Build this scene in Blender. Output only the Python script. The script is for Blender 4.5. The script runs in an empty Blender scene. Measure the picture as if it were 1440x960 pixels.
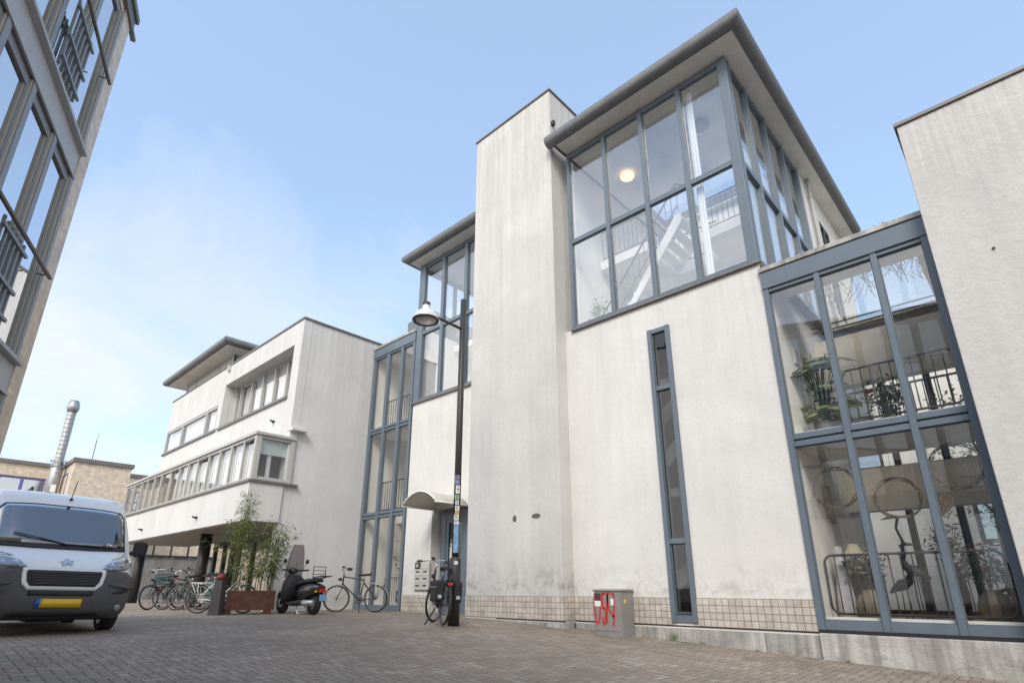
import bpy, bmesh, math, random
from mathutils import Vector, Matrix
R = math.radians
random.seed(7)
D = bpy.data
SC = bpy.context.scene
COL = SC.collection

# ------------------------------------------------------------------ camera, sky, sun, exposure
cd = D.cameras.new('camera'); cam = D.objects.new('camera', cd); COL.objects.link(cam)
cam.location = (0, 0, 0.57); cam.rotation_euler = (R(90 + 18.92), 0, R(43.114))
cd.sensor_width = 36; cd.lens = 36 * 782.41 / 1440; cd.shift_y = 77.0 / 1440
cd.clip_start = 0.05; cd.clip_end = 2000
SC.camera = cam
SUN_EL, SUN_AZ = R(42), R(150)          # azimuth measured from +Y towards +X
w = D.worlds.new('World'); SC.world = w; w.use_nodes = True
nt = w.node_tree; nt.nodes.clear()
def N(t, typ, **kw):
    n = t.nodes.new(typ)
    for k, v in kw.items():
        if k == 'ins':
            for a, b in v.items(): n.inputs[a].default_value = b
        else: setattr(n, k, v)
    return n
def mth(t, op, a, b=None, clamp=False):
    n = N(t, 'ShaderNodeMath', operation=op, use_clamp=clamp)
    for i, v in enumerate((a, b)):
        if v is None: continue
        if isinstance(v, (int, float)): n.inputs[i].default_value = v
        else: t.links.new(v, n.inputs[i])
    return n.outputs[0]
def ramp(t, src, stops):
    n = N(t, 'ShaderNodeValToRGB'); e = n.color_ramp.elements
    while len(e) < len(stops): e.new(0.5)
    for el, (p, c) in zip(e, stops):
        el.position = p; el.color = (c, c, c, 1) if isinstance(c, (int, float)) else (*c, 1)
    t.links.new(src, n.inputs[0]); return n.outputs[0]
def mixc(t, fac, a, b, bt='MIX'):
    n = N(t, 'ShaderNodeMix', data_type='RGBA', blend_type=bt)
    for i, v in ((0, fac), (6, a), (7, b)):
        if isinstance(v, (int, float)): n.inputs[i].default_value = v
        elif isinstance(v, tuple): n.inputs[i].default_value = (*v, 1) if len(v) == 3 else v
        else: t.links.new(v, n.inputs[i])
    return n.outputs[2]
sky = N(nt, 'ShaderNodeTexSky', sky_type='NISHITA', sun_disc=False, sun_elevation=SUN_EL, sun_rotation=SUN_AZ,
        air_density=1.0, dust_density=0.7, ozone_density=2.0)
tc = N(nt, 'ShaderNodeTexCoord'); sp = N(nt, 'ShaderNodeSeparateXYZ'); nt.links.new(tc.outputs['Generated'], sp.inputs[0])
zz = mth(nt, 'ADD', mth(nt, 'MAXIMUM', sp.outputs[2], 0.0), 0.28)
cv = N(nt, 'ShaderNodeCombineXYZ')
nt.links.new(mth(nt, 'DIVIDE', sp.outputs[0], zz), cv.inputs[0]); nt.links.new(mth(nt, 'DIVIDE', sp.outputs[1], zz), cv.inputs[1])
cn = N(nt, 'ShaderNodeTexNoise', ins={'Scale': 1.5, 'Detail': 8.0, 'Roughness': 0.56, 'Distortion': 0.5}); nt.links.new(cv.outputs[0], cn.inputs[0])
# clouds gather low in the west (-X); unseen ones added behind (-Y), east and overhead for light and reflections; high veil elsewhere
wst = mth(nt, 'MULTIPLY', mth(nt, 'SUBTRACT', mth(nt, 'MULTIPLY', sp.outputs[0], -1.0), 0.70), 0.70)
low = mth(nt, 'MULTIPLY', mth(nt, 'SUBTRACT', 0.40, sp.outputs[2]), 0.55)
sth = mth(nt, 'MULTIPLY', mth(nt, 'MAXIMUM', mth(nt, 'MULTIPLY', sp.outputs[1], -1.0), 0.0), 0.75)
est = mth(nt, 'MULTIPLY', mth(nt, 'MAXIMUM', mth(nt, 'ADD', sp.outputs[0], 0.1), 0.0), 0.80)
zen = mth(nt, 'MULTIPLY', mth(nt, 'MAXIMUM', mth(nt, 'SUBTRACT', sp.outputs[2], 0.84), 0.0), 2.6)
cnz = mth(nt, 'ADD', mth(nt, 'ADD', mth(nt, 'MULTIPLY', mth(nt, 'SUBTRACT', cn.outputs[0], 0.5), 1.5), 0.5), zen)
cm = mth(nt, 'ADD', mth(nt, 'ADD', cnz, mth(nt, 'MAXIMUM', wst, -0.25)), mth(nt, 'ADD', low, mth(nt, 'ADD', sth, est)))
mask = ramp(nt, cm, [(0.52, 0.0), (0.70, 0.42), (0.98, 0.97)])
SKYK = 0.15
skb = mixc(nt, 1.0, sky.outputs[0], (SKYK, SKYK, SKYK), 'MULTIPLY')
veil = mixc(nt, 0.32, skb, (0.48, 0.63, 0.83))
cc = mixc(nt, ramp(nt, mth(nt, 'MULTIPLY', sp.outputs[1], -1.0), [(0.0, 0.0), (0.6, 1.0)]), (0.50, 0.53, 0.56), (1.25, 1.23, 1.18))  # cloud behind the camera (-Y) brightened to light the facades
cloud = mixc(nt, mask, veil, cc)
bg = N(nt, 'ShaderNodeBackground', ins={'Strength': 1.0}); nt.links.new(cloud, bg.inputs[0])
wo = N(nt, 'ShaderNodeOutputWorld'); nt.links.new(bg.outputs[0], wo.inputs[0])
sl = D.lights.new('sun', 'SUN'); sl.energy = 1.5; sl.angle = R(22); sl.color = (1.0, 0.94, 0.86)
so = D.objects.new('sun', sl); COL.objects.link(so)
sd = Vector((math.sin(SUN_AZ) * math.cos(SUN_EL), math.cos(SUN_AZ) * math.cos(SUN_EL), math.sin(SUN_EL)))
so.rotation_euler = sd.to_track_quat('Z', 'Y').to_euler(); so.location = (3, -6, 25)
vs = SC.view_settings; vs.view_transform = 'Standard'; vs.look = 'None'; vs.exposure = 0.88; vs.gamma = 1; vs.use_curve_mapping = False
SC.render.engine = 'CYCLES'; SC.cycles.use_denoising = True
SC.cycles.max_bounces = 8; SC.cycles.transparent_max_bounces = 24; SC.cycles.caustics_reflective = False; SC.cycles.caustics_refractive = False

# ------------------------------------------------------------------ mesh helpers
class MB:
    def __init__(s): s.v = []; s.f = []; s.sm = []
    def add(s, vs, fs, smooth=False):
        o = len(s.v); s.v += [tuple(v) for v in vs]
        for f in fs: s.f.append([i + o for i in f]); s.sm.append(smooth)
        return s
    def box(s, x0, x1, y0, y1, z0, z1, m=None):
        c = [(x, y, z) for z in (z0, z1) for y in (y0, y1) for x in (x0, x1)]
        if m: c = [m(*p) for p in c]
        return s.add(c, [(0, 2, 3, 1), (4, 5, 7, 6), (0, 1, 5, 4), (2, 6, 7, 3), (0, 4, 6, 2), (1, 3, 7, 5)])
    def quad(s, a, b, c, d): return s.add([a, b, c, d], [(0, 1, 2, 3)])
    def tube(s, pts, r, seg=8, caps=True):
        pts = [Vector(p) for p in pts]; n = len(pts); rs = r if isinstance(r, (list, tuple)) else [r] * n
        up = None; ring = []
        for i, p in enumerate(pts):
            t = (pts[min(i + 1, n - 1)] - pts[max(i - 1, 0)]).normalized()
            if up is None:
                up = Vector((0, 0, 1)) if abs(t.z) < 0.9 else Vector((1, 0, 0))
            a = t.cross(up)
            if a.length < 1e-5: a = t.orthogonal()
            a.normalize(); b = a.cross(t).normalized(); up = b
            ring += [p + (a * math.cos(2 * math.pi * k / seg) + b * math.sin(2 * math.pi * k / seg)) * rs[i] for k in range(seg)]
        fs = [(i * seg + k, i * seg + (k + 1) % seg, (i + 1) * seg + (k + 1) % seg, (i + 1) * seg + k) for i in range(n - 1) for k in range(seg)]
        s.add(ring, fs, True)
        if caps: s.add(ring[:seg], [tuple(range(seg))]); s.add(ring[-seg:], [tuple(range(seg))])
        return s
    def loop(s, pts, r, seg=8):      # closed tube
        pts = [Vector(p) for p in pts]; n = len(pts); ring = []
        nrm = Vector((0, 0, 0)); c = sum(pts, Vector()) / n
        for i in range(n): nrm += (pts[i] - c).cross(pts[(i + 1) % n] - c)
        nrm.normalize()
        for i in range(n):
            t = (pts[(i + 1) % n] - pts[i - 1]).normalized(); a = t.cross(nrm).normalized()
            ring += [pts[i] + (a * math.cos(2 * math.pi * k / seg) + nrm * math.sin(2 * math.pi * k / seg)) * r for k in range(seg)]
        fs = [(i * seg + k, i * seg + (k + 1) % seg, ((i + 1) % n) * seg + (k + 1) % seg, ((i + 1) % n) * seg + k) for i in range(n) for k in range(seg)]
        return s.add(ring, fs, True)
    def lathe(s, prof, o=(0, 0, 0), ax='z', seg=24, caps=True):
        vs = []; n = len(prof)
        for r, h in prof:
            for k in range(seg):
                a = 2 * math.pi * k / seg; c, d = r * math.cos(a), r * math.sin(a)
                p = (c, d, h) if ax == 'z' else ((c, h, d) if ax == 'y' else (h, c, d))
                vs.append((p[0] + o[0], p[1] + o[1], p[2] + o[2]))
        fs = [(i * seg + k, i * seg + (k + 1) % seg, (i + 1) * seg + (k + 1) % seg, (i + 1) * seg + k) for i in range(n - 1) for k in range(seg)]
        s.add(vs, fs, True)
        if caps:
            if prof[0][0] > 1e-4: s.add(vs[:seg], [tuple(range(seg))])
            if prof[-1][0] > 1e-4: s.add(vs[-seg:], [tuple(range(seg))])
        return s
    def prism(s, poly, a, b, m):     # poly of (u, v); m(u, v, w)
        n = len(poly); vs = [m(u, v, a) for u, v in poly] + [m(u, v, b) for u, v in poly]
        return s.add(vs, [tuple(range(n)), tuple(range(2 * n - 1, n - 1, -1))] + [(i, (i + 1) % n, n + (i + 1) % n, n + i) for i in range(n)])
    def ball(s, c, rx, ry=None, rz=None, seg=14, rings=8):
        ry = ry or rx; rz = rz or rx; vs = []; fs = []
        for i in range(rings + 1):
            t = math.pi * i / rings
            for k in range(seg):
                a = 2 * math.pi * k / seg
                vs.append((c[0] + rx * math.sin(t) * math.cos(a), c[1] + ry * math.sin(t) * math.sin(a), c[2] + rz * math.cos(t)))
        fs = [(i * seg + k, i * seg + (k + 1) % seg, (i + 1) * seg + (k + 1) % seg, (i + 1) * seg + k) for i in range(rings) for k in range(seg)]
        return s.add(vs, fs, True)
    def leaf(s, p, d, l, wd, droop=0.25):
        p = Vector(p); d = Vector(d).normalized(); a = d.cross(Vector((random.uniform(-.3, .3), random.uniform(-.3, .3), 1)))
        if a.length < .05: a = d.orthogonal()
        a.normalize(); a = a * wd / 2; m = p + d * l * .45; e = p + d * l + Vector((0, 0, -droop * l))
        return s.add([p, m + a, e, m - a, ], [(0, 1, 2, 3)])
    def grid(s, rows, smooth=True):
        n = len(rows[0]); vs = [v for r in rows for v in r]
        return s.add(vs, [(i * n + k, i * n + k + 1, (i + 1) * n + k + 1, (i + 1) * n + k) for i in range(len(rows) - 1) for k in range(n - 1)], smooth)
    def wall(s, x0, x1, z0, z1, y0, y1, holes=(), m=None):
        xs = sorted({x0, x1, *[h[0] for h in holes], *[h[1] for h in holes]}); zs = sorted({z0, z1, *[h[2] for h in holes], *[h[3] for h in holes]})
        xs = [x for x in xs if x0 <= x <= x1]; zs = [z for z in zs if z0 <= z <= z1]
        def solid(i, k):
            if i < 0 or k < 0 or i >= len(xs) - 1 or k >= len(zs) - 1: return False
            cx, cz = (xs[i] + xs[i + 1]) / 2, (zs[k] + zs[k + 1]) / 2
            return not any(h[0] < cx < h[1] and h[2] < cz < h[3] for h in holes)
        M = m or (lambda x, y, z: (x, y, z))
        for i in range(len(xs) - 1):
            for k in range(len(zs) - 1):
                if not solid(i, k): continue
                a, b, c, d = xs[i], xs[i + 1], zs[k], zs[k + 1]
                s.quad(M(a, y0, c), M(b, y0, c), M(b, y0, d), M(a, y0, d)); s.quad(M(a, y1, c), M(a, y1, d), M(b, y1, d), M(b, y1, c))
                if not solid(i - 1, k): s.quad(M(a, y0, c), M(a, y0, d), M(a, y1, d), M(a, y1, c))
                if not solid(i + 1, k): s.quad(M(b, y0, c), M(b, y1, c), M(b, y1, d), M(b, y0, d))
                if not solid(i, k - 1): s.quad(M(a, y0, c), M(a, y1, c), M(b, y1, c), M(b, y0, c))
                if not solid(i, k + 1): s.quad(M(a, y0, d), M(b, y0, d), M(b, y1, d), M(a, y1, d))
        return s
    def rot(s, px, py, a, i0=0):
        c, d = math.cos(a), math.sin(a)
        s.v[i0:] = [(px + (v[0] - px) * c - (v[1] - py) * d, py + (v[0] - px) * d + (v[1] - py) * c, v[2]) for v in s.v[i0:]]
        return s
    def build(s, name, mat, parent=None, bevel=0, off=None, merge=True):
        if off is None:
            off = tuple(parent['base']) if parent is not None and 'base' in parent else (0, 0, 0)
        me = D.meshes.new(name)
        me.from_pydata([(v[0] - off[0], v[1] - off[1], v[2] - off[2]) for v in s.v], [], s.f)
        for p, q in zip(me.polygons, s.sm): p.use_smooth = q
        bm = bmesh.new(); bm.from_mesh(me)
        if merge: bmesh.ops.remove_doubles(bm, verts=bm.verts, dist=1e-5)
        bmesh.ops.recalc_face_normals(bm, faces=bm.faces); bm.to_mesh(me); bm.free()
        o = D.objects.new(name, me); COL.objects.link(o)
        for mm in (mat if isinstance(mat, list) else [mat]): me.materials.append(mm)
        if parent is not None: o.parent = parent; o['base'] = off
        if bevel:
            b = o.modifiers.new('bevel', 'BEVEL'); b.width = bevel; b.segments = 2; b.limit_method = 'ANGLE'; b.angle_limit = R(50)
        return o
def boxes(name, L, M, par, bevel=0):
    for b in L: MB().box(*b).build(name, M, par, bevel=bevel)
def tag(o, label, cat, group=None, kind=None):
    o['label'] = label; o['category'] = cat
    if group: o['group'] = group
    if kind: o['kind'] = kind
    return o
def thing(name, label, cat, loc=(0, 0, 0), rotz=0, group=None, world=False):
    o = D.objects.new(name, None); COL.objects.link(o); o.empty_display_size = .2
    o.location = loc; o.rotation_euler = (0, 0, rotz)
    o['base'] = tuple(loc) if world else (0.0, 0.0, 0.0)      # world=True: parts are given in world coordinates
    return tag(o, label, cat, group)
def copy_tree(o, parent=None):
    c = o.copy(); COL.objects.link(c); c.parent = parent
    for ch in [x for x in o.children]: copy_tree(ch, c)
    return c

# ------------------------------------------------------------------ materials
def mat(name, col, rough=.6, metal=0, spec=None, bump=None, var=0, vscale=6, coat=0, emis=None):
    m = D.materials.new(name); m.use_nodes = True; t = m.node_tree; b = t.nodes['Principled BSDF']
    b.inputs['Base Color'].default_value = (*col, 1); b.inputs['Roughness'].default_value = rough; b.inputs['Metallic'].default_value = metal
    if spec is not None: b.inputs['Specular IOR Level'].default_value = spec
    if coat: b.inputs['Coat Weight'].default_value = coat; b.inputs['Coat Roughness'].default_value = .08
    if emis: b.inputs['Emission Color'].default_value = (*emis[0], 1); b.inputs['Emission Strength'].default_value = emis[1]
    tc = N(t, 'ShaderNodeTexCoord')
    if var:
        n = N(t, 'ShaderNodeTexNoise', ins={'Scale': vscale, 'Detail': 6.0, 'Roughness': .6}); t.links.new(tc.outputs['Object'], n.inputs[0])
        f = ramp(t, n.outputs[0], [(.3, 1 - var), (.7, 1 + 0.0)])
        t.links.new(mixc(t, 1.0, tuple(col), f, 'MULTIPLY'), b.inputs['Base Color'])
        t.links.new(mth(t, 'ADD', mth(t, 'MULTIPLY', n.outputs[0], .25), rough - .12, True), b.inputs['Roughness'])
    if bump:
        n2 = N(t, 'ShaderNodeTexNoise', ins={'Scale': bump[0], 'Detail': 4.0}); t.links.new(tc.outputs['Object'], n2.inputs[0])
        bp = N(t, 'ShaderNodeBump', ins={'Strength': bump[1], 'Distance': .01}); t.links.new(n2.outputs[0], bp.inputs['Height']); t.links.new(bp.outputs[0], b.inputs['Normal'])
    return m
def stucco(name, col, streak=.22, mottle=.16, grime=None, gdark=(.2, .19, .17), bump=.24, top=None):
    m = D.materials.new(name); m.use_nodes = True; t = m.node_tree; b = t.nodes['Principled BSDF']; b.inputs['Roughness'].default_value = .9; b.inputs['Specular IOR Level'].default_value = .2
    tc = N(t, 'ShaderNodeTexCoord'); o = tc.outputs['Object']
    def noise(sc, det=5.0, rough=.6, vec=None, dist=0.0):
        n = N(t, 'ShaderNodeTexNoise', ins={'Scale': sc, 'Detail': det, 'Roughness': rough, 'Distortion': dist}); t.links.new(vec or o, n.inputs[0]); return n.outputs[0]
    mp = N(t, 'ShaderNodeMapping', ins={'Scale': (5.0, 5.0, .22)}); t.links.new(o, mp.inputs[0])
    mp2 = N(t, 'ShaderNodeMapping', ins={'Scale': (1.6, 1.6, .12)}); t.links.new(o, mp2.inputs[0])
    st = ramp(t, noise(1.6, 7.0, .65, mp.outputs[0]), [(.40, 1 - streak), (.62, 1.0)])
    st2 = ramp(t, noise(1.2, 4.0, .5, mp2.outputs[0]), [(.35, 1 - streak * .8), (.65, 1.03)])
    mo = ramp(t, noise(.9, 8.0, .68, None, .4), [(.3, 1 - mottle), (.68, 1.04)])
    fi = ramp(t, noise(26.0, 4.0, .7), [(.3, .945), (.7, 1.03)])
    c = mixc(t, 1.0, tuple(col), st, 'MULTIPLY'); c = mixc(t, 1.0, c, st2, 'MULTIPLY'); c = mixc(t, 1.0, c, mo, 'MULTIPLY'); c = mixc(t, 1.0, c, fi, 'MULTIPLY')
    # sparse dark specks and scuffs
    sk = ramp(t, noise(7.0, 6.0, .75, None, .8), [(.68, 0.0), (.8, .38)])
    c = mixc(t, sk, c, gdark)
    sp = N(t, 'ShaderNodeSeparateXYZ'); t.links.new(o, sp.inputs[0])
    if grime:
        z0, z1, z2, amt = grime
        r = N(t, 'ShaderNodeMapRange', ins={1: z0, 2: z1}); r.clamp = True; t.links.new(sp.outputs[2], r.inputs[0])
        r2 = N(t, 'ShaderNodeMapRange', ins={1: z2, 2: z1}); r2.clamp = True; t.links.new(sp.outputs[2], r2.inputs[0])
        g = ramp(t, noise(3.2, 9.0, .72, None, .5), [(.48, 0.0), (.66, 1.0)])
        g = mth(t, 'MULTIPLY', mth(t, 'MULTIPLY', g, mth(t, 'MULTIPLY', r.outputs[0], r2.outputs[0])), amt, True)
        c = mixc(t, g, c, gdark)
    if top:      # run-off stains hanging below the coping
        zt, hgt, amt = top
        r = N(t, 'ShaderNodeMapRange', ins={1: zt - hgt, 2: zt}); r.clamp = True; t.links.new(sp.outputs[2], r.inputs[0])
        g = mth(t, 'MULTIPLY', mth(t, 'MULTIPLY', ramp(t, noise(2.2, 7.0, .6, mp.outputs[0]), [(.42, 0.0), (.62, 1.0)]), r.outputs[0]), amt, True)
        c = mixc(t, g, c, gdark)
    t.links.new(c, b.inputs['Base Color'])
    bp = N(t, 'ShaderNodeBump', ins={'Strength': bump, 'Distance': .012}); t.links.new(mth(t, 'ADD', noise(70.0, 3.0, .7), mth(t, 'MULTIPLY', noise(9.0, 3.0), 1.5)), bp.inputs['Height']); t.links.new(bp.outputs[0], b.inputs['Normal'])
    return m
def tiles(name, col, grout, tw, th, z0, gw=.006, offs=0.0):
    m = D.materials.new(name); m.use_nodes = True; t = m.node_tree; b = t.nodes['Principled BSDF']; b.inputs['Roughness'].default_value = .45
    tc = N(t, 'ShaderNodeTexCoord'); sp = N(t, 'ShaderNodeSeparateXYZ'); t.links.new(tc.outputs['Object'], sp.inputs[0])
    cb = N(t, 'ShaderNodeCombineXYZ'); t.links.new(mth(t, 'ADD', sp.outputs[0], sp.outputs[1]), cb.inputs[0]); t.links.new(mth(t, 'SUBTRACT', sp.outputs[2], z0), cb.inputs[1])
    br = N(t, 'ShaderNodeTexBrick', offset=offs, squash=1.0, ins={'Scale': 1.0, 'Mortar Size': gw, 'Mortar Smooth': .1, 'Bias': 0.0, 'Brick Width': tw, 'Row Height': th})
    br.inputs['Color1'].default_value = (*[x * 1.08 for x in col], 1); br.inputs['Color2'].default_value = (*[x * .84 for x in col], 1); br.inputs['Mortar'].default_value = (*grout, 1)
    t.links.new(cb.outputs[0], br.inputs[0])
    n = N(t, 'ShaderNodeTexNoise', ins={'Scale': 5.0, 'Detail': 7.0, 'Roughness': .65}); t.links.new(tc.outputs['Object'], n.inputs[0])
    t.links.new(mixc(t, 1.0, br.outputs[0], ramp(t, n.outputs[0], [(.32, .72), (.66, 1.05)]), 'MULTIPLY'), b.inputs['Base Color'])
    bp = N(t, 'ShaderNodeBump', invert=True, ins={'Strength': .5, 'Distance': .004}); t.links.new(br.outputs['Fac'], bp.inputs['Height']); t.links.new(bp.outputs[0], b.inputs['Normal'])
    return m
def glass(name, tint=(.86, .9, .9), base=.075, k=1.0):
    m = D.materials.new(name); m.use_nodes = True; t = m.node_tree; t.nodes.clear()
    lw = N(t, 'ShaderNodeLayerWeight', ins={'Blend': .5}); f = mth(t, 'POWER', lw.outputs['Facing'], 4.2)
    f = mth(t, 'ADD', mth(t, 'MULTIPLY', f, (1 - base) * k), base, True)
    tr = N(t, 'ShaderNodeBsdfTransparent', ins={0: (*tint, 1)}); gl = N(t, 'ShaderNodeBsdfGlossy', ins={'Roughness': .012, 0: (.97, .98, 1, 1)})
    tc = N(t, 'ShaderNodeTexCoord'); n = N(t, 'ShaderNodeTexNoise', ins={'Scale': .7, 'Detail': 2.0}); t.links.new(tc.outputs['Object'], n.inputs[0])
    bp = N(t, 'ShaderNodeBump', ins={'Strength': .035, 'Distance': .05}); t.links.new(n.outputs[0], bp.inputs['Height']); t.links.new(bp.outputs[0], gl.inputs['Normal'])
    mx = N(t, 'ShaderNodeMixShader'); t.links.new(f, mx.inputs[0]); t.links.new(tr.outputs[0], mx.inputs[1]); t.links.new(gl.outputs[0], mx.inputs[2])
    o = N(t, 'ShaderNodeOutputMaterial'); t.links.new(mx.outputs[0], o.inputs[0]); return m
def leafmat(name, c1, c2, sc=9.0):
    m = D.materials.new(name); m.use_nodes = True; t = m.node_tree; b = t.nodes['Principled BSDF']; b.inputs['Roughness'].default_value = .5
    tc = N(t, 'ShaderNodeTexCoord'); n = N(t, 'ShaderNodeTexNoise', ins={'Scale': sc, 'Detail': 3.0}); t.links.new(tc.outputs['Object'], n.inputs[0])
    c = mixc(t, ramp(t, n.outputs[0], [(.35, 0.0), (.65, 1.0)]), c1, c2); t.links.new(c, b.inputs['Base Color'])
    tl = N(t, 'ShaderNodeBsdfTranslucent'); t.links.new(c, tl.inputs[0]); mx = N(t, 'ShaderNodeMixShader', ins={0: .3})
    t.links.new(b.outputs[0], mx.inputs[1]); t.links.new(tl.outputs[0], mx.inputs[2]); t.links.new(mx.outputs[0], t.nodes['Material Output'].inputs[0]); return m
def paving(name):
    m = D.materials.new(name); m.use_nodes = True; t = m.node_tree; b = t.nodes['Principled BSDF']
    tc = N(t, 'ShaderNodeTexCoord'); o = tc.outputs['Object']; sp = N(t, 'ShaderNodeSeparateXYZ'); t.links.new(o, sp.inputs[0])
    wob = N(t, 'ShaderNodeTexNoise', ins={'Scale': 1.3, 'Detail': 2.0}); t.links.new(o, wob.inputs[0])
    wv = mth(t, 'MULTIPLY', mth(t, 'SUBTRACT', wob.outputs[0], .5), .05)
    A = .093
    x = mth(t, 'DIVIDE', mth(t, 'ADD', sp.outputs[0], wv), A); y = mth(t, 'DIVIDE', mth(t, 'SUBTRACT', sp.outputs[1], wv), A)
    i = mth(t, 'FLOOR', x); j = mth(t, 'FLOOR', y); u = mth(t, 'SUBTRACT', x, i); v = mth(t, 'SUBTRACT', y, j)
    k = mth(t, 'FLOORED_MODULO', mth(t, 'SUBTRACT', i, j), 4.0)
    hor = mth(t, 'LESS_THAN', k, 1.5); k1 = mth(t, 'COMPARE', k, 1.0); k2 = mth(t, 'COMPARE', k, 2.0)
    for q in (k1, k2): q.node.inputs[2].default_value = .1
    def sel(a, c): return mth(t, 'ADD', mth(t, 'MULTIPLY', hor, a), mth(t, 'MULTIPLY', mth(t, 'SUBTRACT', 1.0, hor), c))
    al = sel(mth(t, 'ADD', u, k1), mth(t, 'ADD', v, k2)); ac = sel(v, u)
    ed = mth(t, 'MINIMUM', mth(t, 'MINIMUM', al, mth(t, 'SUBTRACT', 2.0, al)), mth(t, 'MINIMUM', ac, mth(t, 'SUBTRACT', 1.0, ac)))
    idv = N(t, 'ShaderNodeCombineXYZ'); t.links.new(mth(t, 'SUBTRACT', i, mth(t, 'MULTIPLY', hor, k1)), idv.inputs[0]); t.links.new(mth(t, 'SUBTRACT', j, mth(t, 'MULTIPLY', mth(t, 'SUBTRACT', 1.0, hor), k2)), idv.inputs[1])
    wn = N(t, 'ShaderNodeTexWhiteNoise', noise_dimensions='2D'); t.links.new(idv.outputs[0], wn.inputs[0])
    cr = N(t, 'ShaderNodeValToRGB'); e = cr.color_ramp.elements
    for p, c in ((0, (.29, .24, .195)), (.3, (.33, .27, .218)), (.6, (.35, .283, .226)), (.85, (.375, .31, .254)), (1, (.41, .36, .307))):
        if p in (0, 1): e[0 if p == 0 else -1].color = (*c, 1)
        else: el = e.new(p); el.color = (*c, 1)
    t.links.new(wn.outputs[0], cr.inputs[0])
    gn = N(t, 'ShaderNodeTexNoise', ins={'Scale': .55, 'Detail': 8.0, 'Roughness': .65}); t.links.new(o, gn.inputs[0])
    fn = N(t, 'ShaderNodeTexNoise', ins={'Scale': 60.0, 'Detail': 3.0}); t.links.new(o, fn.inputs[0])
    c = mixc(t, 1.0, cr.outputs[0], ramp(t, gn.outputs[0], [(.3, .68), (.7, 1.12)]), 'MULTIPLY'); c = mixc(t, 1.0, c, ramp(t, fn.outputs[0], [(.3, .85), (.7, 1.1)]), 'MULTIPLY')
    mort = ramp(t, ed, [(.035, 1.0), (.095, 0.0)]); c = mixc(t, mort, c, (.155, .136, .112))
    # pale droppings / gum specks, and moss in the joints near the wall
    vo = N(t, 'ShaderNodeTexVoronoi', ins={'Scale': 1.7}); t.links.new(o, vo.inputs[0])
    c = mixc(t, ramp(t, vo.outputs['Distance'], [(.025, .55), (.05, 0.0)]), c, (.5, .49, .46))
    ms = N(t, 'ShaderNodeTexNoise', ins={'Scale': 2.5, 'Detail': 6.0, 'Roughness': .7}); t.links.new(o, ms.inputs[0])
    wy = N(t, 'ShaderNodeMapRange', ins={1: 6.6, 2: 8.2}); t.links.new(sp.outputs[1], wy.inputs[0])
    mossf = mth(t, 'MULTIPLY', mth(t, 'MULTIPLY', ramp(t, ms.outputs[0], [(.45, 0.0), (.62, 1.0)]), wy.outputs[0]), .55)
    c = mixc(t, mossf, c, (.07, .072, .045))
    t.links.new(c, b.inputs['Base Color']); b.inputs['Roughness'].default_value = .82; b.inputs['Specular IOR Level'].default_value = .3
    h = mth(t, 'ADD', mth(t, 'MULTIPLY', ramp(t, ed, [(.0, 0.0), (.13, 1.0)]), 1.0), mth(t, 'ADD', mth(t, 'MULTIPLY', wn.outputs[0], .35), mth(t, 'MULTIPLY', fn.outputs[0], .25)))
    bp = N(t, 'ShaderNodeBump', ins={'Strength': .7, 'Distance': .008}); t.links.new(h, bp.inputs['Height']); t.links.new(bp.outputs[0], b.inputs['Normal'])
    return m

GD = (.2, .19, .175)
M_wall = stucco('stucco_white', (.70, .688, .665), .03, .09, (.40, .50, 1.05, .42), GD, top=(5.45, 2.4, .10))
M_pier = stucco('stucco_pier', (.595, .585, .567), .045, .11, (.40, .55, 1.1, .7), (.17, .165, .15), top=(11.7, 6.5, .22))
M_grey = stucco('stucco_grey', (.635, .633, .628), .03, .09, (.0, .3, 1.0, .4), GD, top=(8.0, 3.0, .2))
M_end = stucco('stucco_end', (.60, .59, .575), .035, .11, None, GD, bump=.6, top=(6.5, 2.0, .25))
M_soffit = stucco('soffit_plaster', (.90, .88, .83), .03, .14, None, (.3, .26, .2), bump=.2)
M_plinth = stucco('plinth_concrete', (.62, .605, .575), .38, .25, (-.55, -.28, .02, .75), (.2, .185, .16), bump=.7)
M_tile = tiles('tile_beige', (.58, .53, .475), (.26, .228, .195), .098, .0965, .03)
M_blue = mat('frame_blue', (.13, .163, .20), .42, var=.12, vscale=3)
M_bgrey = mat('frame_grey', (.40, .40, .40), .45, var=.1)
M_lgrey = mat('frame_light_grey', (.46, .455, .44), .5, var=.1)
M_dark = mat('dark_metal', (.028, .028, .03), .45, var=.2)
M_coping = mat('coping_zinc', (.2, .19, .185), .5, .3, var=.3)
M_zinc = mat('gutter_zinc', (.19, .195, .2), .5, .25, var=.25, vscale=4)
M_glass = glass('window_glass', (.93, .95, .96), .22, 1.0)
M_glasst = glass('dark_glass', (.34, .37, .38), .05, .8)
M_glassd = glass('link_glass', (.97, .965, .94), .12, .9)
M_glassb = glass('mirror_glass', (.6, .64, .66), .68, 1.0)
M_int = mat('interior_white', (.88, .87, .85), .8, var=.06, vscale=2)
M_intbeige = mat('interior_taupe', (.72, .67, .58), .8, var=.15)
M_floor = mat('interior_floor', (.28, .25, .22), .5, var=.2)
M_conc = stucco('interior_concrete', (.5, .49, .46), .05, .2, None, GD)
M_rail = mat('railing_paint', (.09, .1, .12), .45)
M_raild = mat('railing_dark', (.035, .035, .038), .45)
M_sheet = mat('sheet_white', (.80, .80, .78), .8, var=.06)
M_lamp = mat('lamp_glow', (1, .8, .5), .5, emis=((1, .70, .42), .75))
M_white = mat('white_paint', (.8, .8, .78), .4)

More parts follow.
